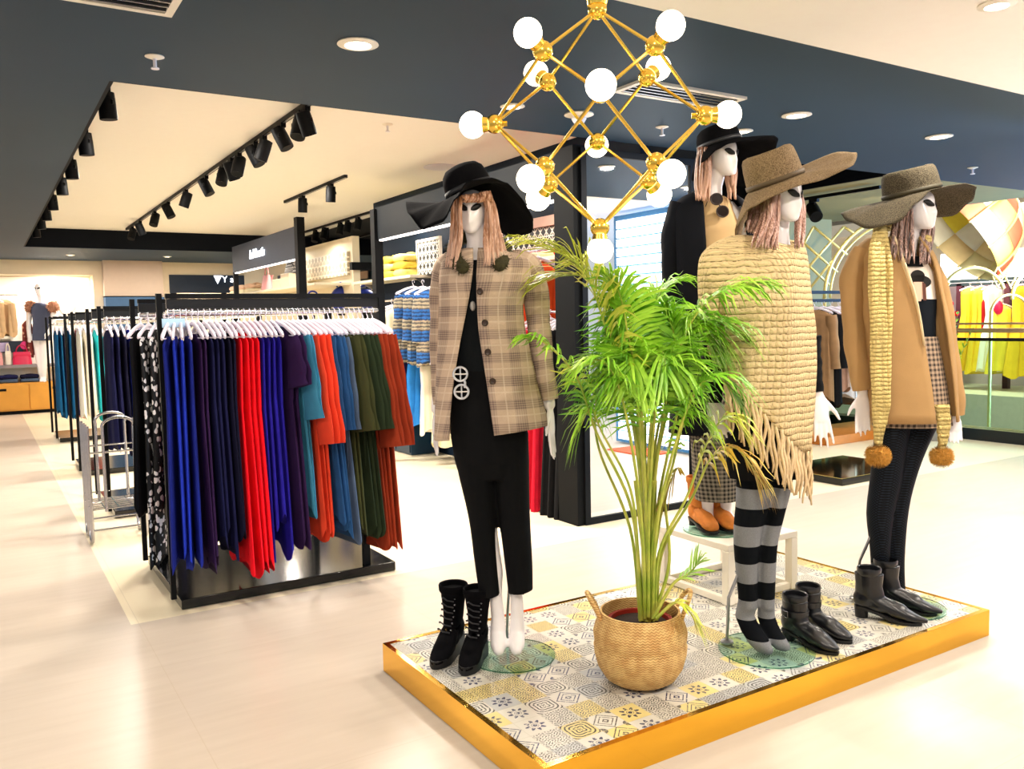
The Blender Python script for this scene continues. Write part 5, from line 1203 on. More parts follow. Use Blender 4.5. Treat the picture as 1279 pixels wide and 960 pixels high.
# ------------------------------------------------------------------ the bay beside the mirror
def bx_thing(name, label, cat, lo, hi, m, group=None, **k): return tag(MB().box(lo, hi).build(name, m, org=lo, **k), label, cat, group)
SHELFW = mat('cream_shelf', '#ece2c8', .5, var=.04)
def wall_shelf(y0, y1, z, label, x0=3.92, x1=4.245):
    t = thing('wall_shelf', label, 'shelf', (x0, y0, z)); MB().box((x0, y0, z-.03), (x1, y1, z)).build('board', SHELFW, t, bevel=.003)
    for y in (y0+.1, y1-.1): MB().prism([V((x1, y, z-.03)), V((x1-.22, y, z-.03)), V((x1, y, z-.16))], V((0, .012, 0))).build('bracket', STEEL, t)
wall_shelf(5.0, 7.2, 1.95, 'cream wall shelf under the lattice board near the mirror'); wall_shelf(8.3, 9.95, 1.95, 'cream wall shelf carrying folded yellow knitwear')
def folded(loc, m, label, group, w=.26, d=.3, h=.07, cat='folded clothes', rot=0.0):
    b = MB(); rows = []
    for i in range(5):
        f = i/4; a = .9+.1*math.sin(PI*f); z = h*f
        rows.append([V((math.copysign(abs(math.cos(q))**.5, math.cos(q))*w/2*a, math.copysign(abs(math.sin(q))**.5, math.sin(q))*d/2*a, z+.006*math.sin(3*q+i))) for q in [2*PI*k/28 for k in range(28)]])
    b.grid(rows, close_u=True, caps=True)
    t = thing('folded_sweater', label, cat, loc, group); b2 = MB(); b2.v = [tuple(V(p)+V(loc)) for p in b.v]; b2.f = b.f; b2.uv = b.uv; b2.mi = b.mi; b2.build('body', m, t, smooth=70)
    c = MB(); c.tube([V(loc)+V((-w*.2, -d*.3, h+.004)), V(loc)+V((0, -d*.36, h+.010)), V(loc)+V((w*.2, -d*.3, h+.004))], .012, 8); c.build('collar', m, t, smooth=180); return t
YEL = F('mustard_yellow', '#e3c64e', var=.15); YEL2 = F('lemon_yellow', '#efdc7a', var=.12)
for s, (px, nm) in enumerate(((492, 'stack nearer the post'), (510, 'stack nearer the lattice panel'))):
    p = at_x(px, 350, 4.06)
    for i in range(3): folded((4.06, p.y, 1.952+i*.082), (YEL, YEL2)[(i+s) % 2], '%s yellow folded sweater in the shelf %s' % (('lowest', 'middle', 'topmost')[i], nm), 'folded yellow sweaters on the bay shelf', w=.28, d=.34)
for i, (y, m, c) in enumerate(((5.55, CL['red'], 'red'), (5.95, CL['cream'], 'cream'), (6.35, CL['coral'], 'coral'))): folded((4.06, y, 1.952), m, '%s folded top on the shelf under the lattice board' % c, 'folded tops near the mirror')
def lattice_mat(name, a, b_, S=.09):
    m = bpy.data.materials.new(name); t = NT(m); s = t.sep(t.co()); y, z = s[1], s[2]
    u, v = t.m('ADD', y, z), t.m('SUBTRACT', y, z)
    def ln(x, w): f = t.m('FRACT', t.m('DIVIDE', t.m('ADD', x, 40), S)); return t.m('LESS_THAN', t.m('MINIMUM', f, t.m('SUBTRACT', 1.0, f)), w)
    f = t.m('MAXIMUM', t.m('MAXIMUM', ln(u, .075), ln(v, .075)), t.m('MAXIMUM', ln(y, .055), ln(z, .055)))
    t.put(t.b.inputs['Base Color'], t.mix(f, b_, a)); t.b.inputs['Roughness'].default_value = .5; return m
LAT = lattice_mat('lattice_white', '#f2ecdf', '#1a1c20')
bx_thing('lattice_board', 'black and white lattice board high in the bay near the mirror', 'decorative panel', (4.20, 5.0, 2.02), (4.245, 7.0, 2.24), LAT)
bx_thing('lattice_board', 'cream strip board above the lattice near the mirror', 'decorative panel', (4.18, 5.0, 2.245), (4.245, 7.4, 2.33), mat('rose_board', '#c9a596', .6))
p0, p1 = at_x(549, 320, 4.1), at_x(522, 320, 4.1)
lt = thing('lattice_screen', 'white framed lattice panel standing on the bay shelf', 'decorative panel', (4.1, p0.y, 1.952))
MB().box((4.10, p0.y, 1.952), (4.115, p1.y, 2.30)).build('panel', LAT, lt)
f = MB(); w = .025
f.box((4.09, p0.y-w, 1.952), (4.12, p0.y, 2.33)); f.box((4.09, p1.y, 1.952), (4.12, p1.y+w, 2.33)); f.box((4.09, p0.y, 2.30), (4.12, p1.y, 2.33)); f.build('frame', WHITEPAINT, lt)
def bay_rail(y0, y1, z, label, x=3.93):
    t = thing('wall_rail', label, 'clothes rail', (x, y0, z)); MB().cyl((x, y0, z), (x, y1, z), .012, n=12).build('bar', CHROME, t)
    for y in (y0+.03, y1-.03): MB().cyl((x, y, z), (4.25, y, z), .010, n=10).build('arm', CHROME, t)
def wall_hang(px, py, X, key_m, name, label, cat, group, rng, rot=PI/2, **k):
    p = at_x(px, py, X); return hang((X, p.y, k.pop('z')), name, label, cat, key_m, group, rng, rot, **k)
bay_rail(8.4, 9.9, 1.69, 'upper chrome rail in the bay with ivory and blue patterned clothes'); bay_rail(7.0, 9.0, 1.16, 'lower chrome rail in the bay with navy and blue shirts')
bay_rail(4.98, 6.7, 1.98, 'high chrome rail with rust dresses beside the mirror', 3.72); bay_rail(4.98, 6.2, 1.50, 'chrome rail with black and crimson dresses beside the mirror', 3.66)
def pat_mat():
    m = bpy.data.materials.new('blue_ethnic_stripe'); t = NT(m); s = t.sep(t.co()); n = t.noise(t.co(), 40, 2)
    z = t.m('ADD', s[2], t.m('MULTIPLY', n, .03))
    f = t.m('FRACT', t.m('DIVIDE', t.m('ADD', z, 20), .21)); g = t.m('LESS_THAN', t.m('FRACT', t.m('DIVIDE', t.m('ADD', z, 20), .035)), .45)
    c = t.mix(t.m('LESS_THAN', f, .5), '#2460a6', '#9d927a'); c = t.mix(t.m('MULTIPLY', g, .75), c, '#141d33')
    t.put(t.b.inputs['Base Color'], c); t.b.inputs['Roughness'].default_value = .85; return m
PAT = pat_mat()
rb = random.Random(21)
wall_hang(490, 385, 3.93, CL['white'], 'hanging_dress', 'ivory long dress hanging on the upper bay rail', 'dress', 'clothes on the bay rails', rb, z=1.69, length=1.12, top=.12, sh=.2, waist=.9, flare=1.25, thick=.03)
wall_hang(500, 385, 3.93, CL['cream'], 'hanging_dress', 'cream pleated dress behind the ivory one on the bay rail', 'dress', 'clothes on the bay rails', rb, z=1.69, length=1.0, top=.12, sh=.17, waist=.9, flare=1.3, thick=.03)
for i, px in enumerate((516, 528, 540)):
    wall_hang(px, 345, 3.80, PAT, 'hanging_jacket', 'blue and sand patterned jacket on the bay rail, %s from the ivory dress' % ORD[i], 'jacket', 'blue patterned jackets in the bay', rb, z=1.86-.01*i, length=.72, top=.1, sh=.19, waist=.95, flare=1.0, thick=.04, sleeves=(.45, .06, .055, .1))
for i, (px, m, lb, ln, sl) in enumerate(((510, CL['navy'], 'navy short sleeved blouse on the lower bay rail', .7, (.28, .08, .075, .35)), (531, CL['cobalt'], 'bright blue shirt on the lower bay rail', .68, (.5, .055, .05, .08)), (545, CL['white'], 'white long top on the lower bay rail beside the plaid jacket', .75, None), (560, CL['cream'], 'cream pleated skirt on the lower bay rail behind the plaid jacket', .85, None))):
    wall_hang(px, 470, 3.93 if i else 3.88, m, 'hanging_blouse', lb, 'blouse', 'tops on the lower bay rail', rb, z=1.16, length=ln, top=.1, sh=.18, waist=.95, flare=1.1, thick=.035, sleeves=sl)
cb = at_x(505, 540, 3.95)
t = thing('low_cabinet', 'dark teal low cabinet under the navy blouse in the bay', 'cabinet', (3.9, 8.35, 0)); MB().box((3.9, 8.35, .004), (4.24, 9.1, .42)).build('body', mat('teal_cabinet', '#0f3148', .4, var=.15), t, bevel=.004)
for y in (8.37, 8.735): MB().box((3.888, y, .03), (3.899, y+.345, .40)).build('door', mat('teal_cabinet', '#0f3148'), t)
for i in range(4): hang((3.72, 5.55+.13*i, 1.98), 'hanging_dress', 'burnt orange dress on the high rail beside the mirror, %s from it' % ORD[i], 'dress', CL['rustor'], 'burnt orange dresses beside the mirror', rb, PI/2, length=1.1, top=.1, sh=.17, waist=.85, flare=1.1, thick=.035, sleeves=(.5, .055, .05, .08))
for i in range(3): hang((3.66, 4.995+.075*i, 1.50), 'hanging_dress', 'black floor length dress on the lower rail, %s from the mirror' % ORD[i], 'dress', CL['black'], 'black dresses beside the mirror', rb, PI/2, length=1.44, top=.1, sh=.17, waist=.9, flare=1.3, thick=.032)
for i in range(3): hang((3.66, 5.30+.11*i, 1.50), 'hanging_dress', 'crimson floor length dress on the lower rail, %s from the black ones' % ORD[i], 'dress', CL['wine'], 'crimson dresses beside the mirror', rb, PI/2, length=1.42, top=.1, sh=.17, waist=.9, flare=1.25, thick=.04)
hang((3.64, 5.68, 1.5), 'hanging_dress', 'red, white and black print dress after the crimson dresses', 'dress', flor_mat('red_white_print', '#b0142c', '#f2ece6', 10, .5), None, rb, PI/2, length=1.05, top=.1, sh=.17, waist=.9, flare=1.2, thick=.04)
# ------------------------------------------------------------------ lettering
def text(s, loc, size, m, normal, parent, name='lettering', right=None, ext=.006, shear=0):
    c = bpy.data.curves.new(name, 'FONT'); c.body = s; c.size = size; c.extrude = ext; c.align_x = 'CENTER'; c.align_y = 'CENTER'; c.shear = shear
    o = bpy.data.objects.new(name, c); COL.objects.link(o); n = V(normal).normalized(); x = UP.cross(n).normalized(); R = Matrix((x, UP, n)).transposed().to_4x4()
    o.parent = parent; o.matrix_world = Matrix.Translation(V(loc)) @ R; o.matrix_parent_inverse = Matrix()
    l = V(loc)-ORG[parent.name]; o.location = l; o.rotation_euler = R.to_euler(); me = bpy.data.meshes.new_from_object(o.evaluated_get(bpy.context.evaluated_depsgraph_get())); o2 = bpy.data.objects.new(name, me); COL.objects.link(o2); o2.parent = parent; o2.location = l; o2.rotation_euler = R.to_euler(); me.materials.clear(); me.materials.append(m); bpy.data.objects.remove(o); ORG[o2.name] = V(loc); return o2
LETW = mat('lit_letters', '#ffffff', .4, var=0, emit=2.2, ecol='#eef6ff')
a = at_x(312, 320, 3.49); b_ = at_x(330, 314, 3.49); c = (a+b_)/2
t = thing('shop_sign', 'white lit script lettering on the slate fascia', 'sign', (3.49, c.y, c.z)); text('Lal Boutin', (3.485, c.y, c.z+.01), .19, LETW, (-1, 0, 0), t, shear=.3)
t = thing('shop_sign', 'white triangle and lettering on the navy band of the far shop', 'sign', tuple(at_y(280, 348, W-.03)))
q = [at_y(x, y, W-.035) for x, y in ((267, 344), (277, 344), (272, 354.5))]; MB().prism(q, V((0, .01, 0))).build('triangle', LETW, t, smooth=0)
text('Y al', at_y(286, 349, W-.035), .17, LETW, (0, -1, 0), t)
# ------------------------------------------------------------------ second bay (slate fascia) stock
Z2 = at_x(330, 364, 3.95).z
t = thing('wall_shelf', 'cream shelf under the slate fascia with bags on it', 'shelf', (3.8, 10.85, Z2)); MB().box((3.75, 10.85, Z2-.03), (4.245, 16.0, Z2)).build('board', SHELFW, t)
bx_thing('lattice_board', 'pale lattice board on the back wall under the slate fascia', 'decorative panel', (4.21, 10.85, Z2+.1), (4.245, 12.6, Z2+.42), lattice_mat('lattice_pale', '#efe4cf', '#a79c86', .14))
bx_thing('back_panel', 'dark panel on the back wall at the far end of the slate fascia', 'panel', (4.20, 12.8, Z2-.02), (4.245, 13.95, 2.25), NAVY)
def handbag(loc, w, h, d, m, label, rot=0.0, group=None, handle=True):
    t = thing('handbag', label, 'handbag', (0, 0, 0), group); b = MB(); rows = []
    for i in range(7):
        f = i/6; s = 1-.22*f*f; dd = d*(1-.55*f)
        rows.append([V((math.copysign(abs(math.cos(q))**.45, math.cos(q))*w/2*s, math.copysign(abs(math.sin(q))**.6, math.sin(q))*dd/2, h*f)) for q in [2*PI*k/32 for k in range(32)]])
    b.grid(rows, close_u=True, caps=True); b.build('body', m, t, smooth=60)
    MB().grid([[V((math.copysign(abs(math.cos(q))**.45, math.cos(q))*w/2*.87, -d*.36-.004+.02*f, h*(.98-.5*f))) for q in (PI, PI*.8, PI*.65, PI*.5, PI*.35, PI*.2, 0)] for f in (0, .5, 1)]).build('flap', m, t, smooth=60, solid=.006)
    if handle: MB().tube([V((w*.28*math.cos(q), 0, h*.97+h*.55*math.sin(q))) for q in [PI*k/14 for k in range(15)]], .010, 8).build('handle', m, t)
    t.location = loc; t.rotation_euler = (0, 0, rot); return t
PINK = mat('pink_leather', '#e9a3a4', .4, var=.1); CRIM = mat('crimson_leather', '#d01f4e', .35, var=.1); PEACH = F('peach', '#efc6a6', var=.1); BWP = lattice_mat('black_white_print', '#141417', '#d8d4d0', .05)
p = at_x(334, 363, 3.9); handbag((3.9, p.y, Z2+.002), .36, .24, .14, PINK, 'pink handbag on the shelf under the slate fascia', PI/2, 'bags under the slate fascia')
p = at_x(357, 363, 3.9)
for i, dy in enumerate((-.0, .42)): bx_thing('display_box', 'cream display box on the shelf under the slate fascia, %s' % ('with the black bag on it' if i == 0 else 'beside the pink bag'), 'box', (3.82, p.y-.42+dy, Z2+.002), (4.1, p.y-.02+dy, Z2+.20-.06*i), CREAMWALL, bevel=.004)
handbag((3.95, p.y-.22, Z2+.204), .5, .2, .16, BWP, 'black and white bag on the cream box under the slate fascia', PI/2, 'bags under the slate fascia')
for i, px in enumerate((298, 308, 318)):
    q = at_x(px, 363, 3.95)
    for j in range(2): folded((3.95, q.y, Z2+.002+j*.075), PEACH if j else CL['cream'], '%s folded knit on the far shelf, %s from its far end' % ('upper peach' if j else 'lower cream', ORD[i]), 'folded knits under the slate fascia', w=.26, d=.5)
# things seen through the opening
a, b_ = at_x(399, 366, 6.85), at_x(437, 341, 6.85); c0, c1 = sorted((a.y, b_.y))
t = thing('slatted_wall_panel', 'pale aqua slatted wall panel inside the opening', 'wall panel', (6.85, c0, a.z)); MB().box((6.86, c0, 1.2), (6.895, c1, b_.z)).build('panel', mat('aqua_panel', '#bfe3e2', .5, var=.05), t)
for i in range(9): MB().box((6.845, c0, 1.3+i*.13), (6.86, c1, 1.315+i*.13)).build('groove', mat('aqua_shadow_gap', '#8fc4c6', .5), t)
MB().box((6.84, c0, b_.z+.002), (6.895, c1+.3, b_.z+.22)).build('header', mat('aqua_header', '#3f9fae', .4), t)
a, b_ = at_x(438, 350, 6.8), at_x(458, 338, 6.8); bx_thing('wall_poster', 'brown poster board inside the opening', 'poster', (6.80, min(a.y, b_.y), a.z), (6.83, max(a.y, b_.y), b_.z), mat('brown_poster', '#a5876e', .6))
a, b_ = at_x(437, 362, 6.7), at_x(457, 351, 6.7); t = thing('shop_sign', 'navy sign with white letters inside the opening', 'sign', (6.7, min(a.y, b_.y), a.z)); MB().box((6.70, min(a.y, b_.y), a.z), (6.73, max(a.y, b_.y), b_.z)).build('board', NAVY, t)
text('MOM', (6.69, (a.y+b_.y)/2, (a.z+b_.z)/2), .17, LETW, (-1, 0, 0), t)
COB = mat('cobalt_gloss', '#16309a', .3, var=.2)
for (px, py, r), lb in (((430, 374, .20), 'large'), ((456, 375, .17), 'second'), ((391, 377, .12), 'smallest')):
    Y = 11.2; p = at_y(px, py, Y); t = thing('round_bag', '%s cobalt blue round bag seen above the front rack' % lb, 'bag', tuple(p), 'cobalt blue round bags')
    MB().sphere(p, r, 24, 16, sc=(1, .55, .95)).build('body', COB, t, smooth=180); MB().tube([p+V((r*.5*math.cos(q), 0, r*.85+r*.35*math.sin(q))) for q in [PI*k/12 for k in range(13)]], .012, 8).build('handle', COB, t)
    MB().lathe((p.x, p.y, p.z-r*.97), [(.11, 0), (.11, -.02), (.02, -.03), (.02, -(p.z-r*.97)+.02), (.12, -(p.z-r*.97)+.015), (.12, -(p.z-r*.97)+.003), (.001, -(p.z-r*.97)+.003), (.001, 0)], 16).build('pedestal', BLACK, t)
# ------------------------------------------------------------------ far display on the lit wall
t = thing('display_counter', 'honey coloured drawer counter under the lit display wall', 'counter', (-3.0, W, 0))
MB().box((-3.0, W+.02, .06), (1.6, W+.46, .54)).build('body', ORANGEWOOD, t); MB().box((-2.98, W+.06, .002), (1.58, W+.44, .06)).build('plinth', BLACK, t)
for i in range(5):
    x = -2.98+i*.915; d = MB().box((x, W+.0, .08), (x+.9, W+.018, .52)).build('drawer', ORANGEWOOD, t, bevel=.004); MB().box((x+.35, W-.006, .41), (x+.57, W-.001, .45)).build('handle', BLACK, d)
bx_thing('dark_shelf', 'grey middle shelf between counter and navy panel', 'shelf', (-3.0, W+.14, .80), (1.3, W+.46, .85), mat('grey_shelf', '#8b8388', .5))
t = thing('shelf_panel', 'navy panel board with a small picture and a pink disc above the bags', 'display panel', (-2, W+.3, 1.05)); MB().box((-2.0, W+.30, 1.06), (.75, W+.34, 1.26)).build('board', NAVY, t)
MB().box((.22, W+.29, 1.08), (.42, W+.299, 1.24)).build('picture', mat('lilac_print', '#b9add6', .5, var=.3, vscale=20), t); MB().cyl((.66, W+.285, 1.18), (.66, W+.299, 1.18), .07, n=24).build('disc', mat('hot_pink', '#f0348c', .5), t)
bx_thing('upper_ledge', 'white ledge under the row of beige coats on the lit wall', 'shelf', (-3.0, W+.22, 1.30), (.5, W+.46, 1.35), WALLW)
handbag((at_y(28, 455, W+.22).x, W+.22, .852), .30, .22, .14, CRIM, 'crimson handbag on the grey shelf under the navy panel', 0, 'bags on the far shelf'); handbag((.22, W+.24, .852), .20, .22, .12, PINK, 'pale pink handbag on the grey shelf beside the crimson one', 0, 'bags on the far shelf'); handbag((.40, W+.26, .852), .10, .24, .1, WHITEPAINT, 'white slim handbag between the pink and crimson ones', 0, 'bags on the far shelf')
for i, (x, m, c) in enumerate(((.05, CL['black'], 'black'), (.38, CL['navy'], 'navy'), (.70, CL['ink'], 'midnight blue'))):
    for j in range(2): folded((x, W+.2, .542+j*.07), m if j else CL['slate'], '%s folded garment on the honey counter, under the %s bag' % (c+' upper' if j else 'slate lower', ('pink', 'white', 'crimson')[i]), 'folded clothes on the far counter', w=.3, d=.25, h=.06)
BEIGEC = F('beige_coat', '#dcb98e', var=.1)
for i in range(5): hang((-.28+.17*i, W+.3, 2.06), 'hanging_coat', 'beige coat in the lit wall display, %s from the frame edge' % ORD[i], 'coat', BEIGEC, 'beige coats on the lit wall', rb, .9, length=.62, top=.1, sh=.17, waist=.95, flare=1.05, thick=.05, sleeves=(.5, .05, .045, .06))
t = thing('wall_rail', 'thin rail carrying the beige coats on the lit wall', 'clothes rail', (-.5, W+.3, 2.06)); MB().cyl((-.6, W+.3, 2.06), (.6, W+.3, 2.06), .01, n=10).build('bar', CHROME, t)
for x in (-.58, .58): MB().cyl((x, W+.3, 2.06), (x, W+.46, 2.06), .008, n=8).build('arm', CHROME, t)
M = Man('mannequin', 'white mannequin in short charcoal dress with feathered shoulders on the far counter', (.92, W+.14, .545), 'far mannequin')
ppx = 17.0
M.head(49, 361, 0, 0, 0, 0, 1.0); M.tube([(49.5, 366, 0, .05), (51, 376, 0, .05), (52, 384, 0, .07)])
M.loft([(380, 44, 380, 60, .06, 0), (386, 40, 386, 66, .1, 0), (400, 43, 400, 62, .1, 0), (412, 42, 412, 60, .1, 0), (424, 43, 424, 60, .1, 0)], mb=M.b, e=1)
M.tube([(38, 384, 0, .06), (36, 400, 0, .045), (36, 412, .02, .04), (37, 422, .06, .035)]); M.tube([(66, 384, 0, .06), (67, 400, 0, .045), (63, 412, .04, .04), (58, 418, .08, .035)])
M.hand((37, 421, .06), (36, 428, .08), 1, 1); M.hand((58, 417, .08), (54, 424, .1), -1, 1)
M.tube([(47, 420, 0, .085), (48.5, 445, 0, .06), (51, 462, .0, .055), (52, 472, .0, .04), (52, 476, .08, .035)]); M.tube([(56, 420, 0, .085), (54.5, 445, 0, .06), (54.5, 462, .0, .055), (55, 472, .0, .04), (55.5, 476, .08, .035)])
M.body(.012)
M.loft([(378, 46, 378, 58, .09, 0), (384, 38.5, 384, 67, .13, 0), (398, 42, 398, 64, .13, 0), (412, 42, 412, 63, .125, 0), (425, 42, 425, 63, .14, 0)], fine=12, e=.9).build('dress', F('charcoal_dress', '#41465a', var=.2), M.t, smooth=60)
FEA = mat('rust_feather', '#a5755c', .9, var=.5, vscale=30)
for x in (39, 66):
    fb = MB(); cpt_ = M.P(x, 383, .02); fb.sphere(cpt_, .095, 16, 12, sc=(1, .9, 1.1)); fur(fb, cpt_, .09, 300, rgm, .045, .010); fb.build('feather_sleeve', FEA, M.t, smooth=0)
pq_ = at_y(33, 394, W+.3)
hang(tuple(pq_), 'hanging_scarf', 'red and brown mottled scarf hanging behind the charcoal dress', 'scarf', flor_mat('mottled_red', '#7d3430', '#c99a86', 14, .5), None, rb, .6, length=.62, top=.05, sh=.10, waist=1, flare=1.0, thick=.05, hanger=False)
t = thing('wall_decal', 'small grey spiky ornament on the lit wall beside the mannequin', 'ornament', (1.35, W+.45, 1.6)); gb = MB()
for k in range(9):
    a = PI*k/8; r = (.22, .32, .2, .38, .25, .4, .22, .3, .2)[k]; gb.tube([V((1.35, W+.44, 1.62)), V((1.35+.7*r*math.cos(a), W+.44, 1.62+r*math.sin(a)*.6)), V((1.35+r*math.cos(a), W+.44, 1.62+r*math.sin(a)))], [.012, .02, .006], 6)
gb.build('spikes', mat('pale_grey', '#c9c5c4', .6), t, smooth=180)
# ------------------------------------------------------------------ the khaki bay behind the platform
t = thing('low_plinth', 'glossy black low display plinth on the floor behind the fringed poncho', 'plinth', (6.06, 4.52, 0)); MB().box((6.06, 4.52, .003), (7.1, 5.3, .055)).build('body', BLACKG, t); MB().box((6.07, 4.53, .055), (7.09, 5.29, .062)).build('top', mat('khaki_reflection', (.50, .42, .18), .08, 1.0, var=.1), t)  # black plinth; the khaki reflection on its top is put into the metal colour
RKY = 6.35; t = thing('clothes_rack', 'black clothes rack of fur and wool coats in the khaki bay', 'clothes rack', (7.9, RKY, 0))
zt_, zr = at_y(1040, 363, RKY).z, at_y(1040, 377, RKY).z
f = MB(); f.box((7.85, RKY-.02, .003), (7.89, RKY+.02, zt_)); f.box((9.3, RKY-.02, .003), (9.34, RKY+.02, zt_)); f.box((7.89, RKY-.03, zt_-.035), (9.3, RKY+.03, zt_)); f.build('upright_frame', BLACK, t)
MB().box((7.89, RKY-.012, zr), (9.3, RKY+.012, zr+.035)).build('hanging_rail', BLACK, t)
MB().box((7.8, RKY-.35, .003), (9.4, RKY+.35, .10)).build('base', mat('orange_wood', '#c9792b', .5, var=.15), t)
FUR1 = F('rosewood_fur', '#9c7a68', var=.5); GREYF = F('pale_grey_wool', '#c9cdd6', var=.15); PATF = flor_mat('tapestry_coat', '#4a4034', '#b8a68a', 18, .42); BRW = F('brown_wool', '#8a6a4a', var=.25)
for i, (m, c) in enumerate(((BRW, 'brown wool'), (CL['black'], 'black'), (FUR1, 'rosewood fur'), (GREYF, 'pale grey wool'), (PATF, 'tapestry patterned'), (CL['slate'], 'slate'), (BRW, 'tan wool'), (FUR1, 'dusky fur'), (PATF, 'dark tapestry'))):
    hang((8.0+.14*i, RKY, zr-.002), 'hanging_coat', '%s coat on the rack in the khaki bay' % c, 'coat', m, 'coats in the khaki bay', rb, .35, length=1.0+.1*math.sin(i*2.1), top=.1, sh=.21, waist=.95, flare=1.05, thick=.05, sleeves=(.6, .07, .06, .12))
GOLDP = mat('pale_gold_paint', '#f0dc8c', .35, .3, var=.08)
D = Fr((8.75, 6.75, 0))
def arc_px(cx, cy, r, a0, a1, n=24): return [D.P(cx+r*math.cos(math.radians(lerp(a0, a1, i/n))), cy-r*math.sin(math.radians(lerp(a0, a1, i/n)))) for i in range(n+1)]
t = thing('gold_arch_screen', 'pale gold lattice arch screen standing behind the camel jacket', 'decorative screen', tuple(D.P(1110, 540)))
MB().tube(arc_px(1135, 372, 105, 180, 90), .022, 8).build('arch', GOLDP, t, smooth=180); MB().tube(arc_px(1135, 372, 98, 180, 90), .014, 8).build('arch', GOLDP, t, smooth=180)
gp = D.P(1030, 372); MB().tube([gp, V((gp.x, gp.y, .003))], .022, 8).build('post', GOLDP, t)
gp = D.P(1000, 300); MB().tube([gp, V((gp.x, gp.y, .003))], .022, 8).build('post', GOLDP, t)
gb = MB()
for (x0, y0), (x1, y1) in (((1000, 312), (1016, 283)), ((1000, 345), (1054, 283)), ((1010, 362), (1060, 300)), ((1016, 283), (1058, 318)), ((1000, 300), (1046, 340)), ((1000, 322), (1036, 356)), ((1054, 283), (1068, 292))): gb.tube([D.P(x0, y0), D.P(x1, y1)], .016, 8)
gb.build('lattice', GOLDP, t, smooth=180)
# ------------------------------------------------------------------ atrium edge, railing and the shops across the void
struct('trim_6', MB().box((9.39, 2.0, 0), (9.62, 9.4, .13)), mat('dark_kerb', '#12181c', .3, var=.2))
rl = thing('glass_railing', 'glass atrium railing with brass and dark handrails', 'railing', (9.45, 2, 0))
for i in range(4): MB().box((9.46, 2.0+i*1.85, .13), (9.475, 3.82+i*1.85, 1.12)).build('glass_panel', RAILGLASS, rl)
for z, r, m, x in ((1.225, .025, mat('brass_rail', (.72, .5, .34), .3, 1.0), 9.44), (1.30, .012, mat('brass_rail', (.72, .5, .34)), 9.44), (1.125, .018, BLACK, 9.467)): MB().cyl((x, 2.0, z), (x, 9.4, z), r, n=12).build('handrail', m, rl)
for i in range(5): MB().cyl((9.44, 2.0+i*1.85, .13), (9.44, 2.0+i*1.85, 1.30), .014, n=10).build('post', STEEL, rl)
struct('floor', MB().box((9.62, -7, -4.3), (40, 30, -4.2)), TEALDARK)
struct('floor', MB().box((14.6, -7, -.55), (26, 30, 0)), mat('far_slab', '#d9d2bf', .5, var=.1))
b = MB(); b.box((17.6, -7, 0), (17.8, 30, 4)); b.box((14.6, -7, 2.95), (26, 30, 3.2)); struct('wall_across', b, mat('far_shop_wall', '#f1e6cf', .6, var=.05))
struct('ceiling', MB().box((9.62, -7, 4.6), (26, 30, 4.7)), mat('atrium_ceiling', '#5d6468', .6, var=.1))
t = thing('shop_signboard', 'bright white shop signboard across the atrium', 'sign', (16, 8, 2.0)); MB().box((16.0, 5.5, 2.05), (16.15, 9.75, 2.56)).build('board', mat('lit_signboard', '#fdfdff', .4, var=0, emit=1.3, ecol='#fbfdff'), t)
text('J  L U', at_x(1240, 329, 15.98), .34, mat('sign_grey', '#8d95ad', .5), (-1, 0, 0), t)
struct('trim_7', MB().box((16.0, 5.4, 1.93), (16.2, 9.9, 2.05)), mat('dark_lintel', '#2c3a3d', .4))
for i, x in enumerate((1199, 1259)): p = at_x(x, 380, 16.05); struct('trim_8', MB().box((16.0, p.y-.05, 0), (16.1, p.y+.05, 2.0)), mat('plum_post', '#4c2630', .4))
struct('wall_across', MB().box((16.8, 5.0, 0), (16.9, 10.6, 2.0)), mat('rose_shop_wall', '#d9c2cc', .6, var=.05))
GY = F('yellow_gown', '#f0c832', var=.15); GY2 = F('lemon_gown', '#f6e24e', var=.1)
for i, (px, m, c, ln) in enumerate(((1212, GY, 'golden yellow', 1.5), (1226, GY, 'golden yellow', 1.55), (1252, GY2, 'lemon yellow', 1.2), (1277, GY, 'golden yellow', 1.6), (1240, CL['white'], 'white', 1.5))):
    p = at_x(px, 360, 15.6); hang((15.6, p.y, 1.95 if i != 2 else 1.62), 'hanging_gown', '%s gown in the shop across the atrium, %s along the window' % (c, ('first', 'second', 'fourth', 'fifth', 'third')[i]), 'gown', m, 'gowns across the atrium', rb, 1.0, length=ln, top=.1, sh=.16, waist=.85, flare=1.7, thick=.10)
p = at_x(1230, 395, 15.5); hang((15.5, p.y, 1.75), 'hanging_scarf', 'dark red scarf hanging between the yellow gowns', 'scarf', F('dark_red', '#9c1512'), None, rb, 1.0, length=.9, top=.03, sh=.055, waist=1, flare=1, thick=.03, hanger=False)
p = at_x(1247, 384, 15.4); tag(MB().sphere(p, .1, 16, 12, sc=(.7, .8, 1.25)).build('hat_ornament', mat('raspberry', '#d81748', .5, var=.2), org=p), 'raspberry red feathered headpiece above the lemon gown', 'headpiece')
t = thing('gown_rail', 'long pale rail the gowns hang from', 'clothes rail', (15.6, 6, 1.95)); MB().cyl((15.6, 5.6, 1.965), (15.6, 9.6, 1.965), .012, n=8).build('bar', CHROME, t)
for y in (5.7, 9.5): MB().cyl((15.6, y, .003), (15.6, y, 1.965), .014, n=8).build('post', CHROME, t)
D = Fr((10.9, 6.4, 0))
t = thing('gold_arch_screen', 'pale gold arch screen beyond the glass railing', 'decorative screen', tuple(D.P(1220, 540)))
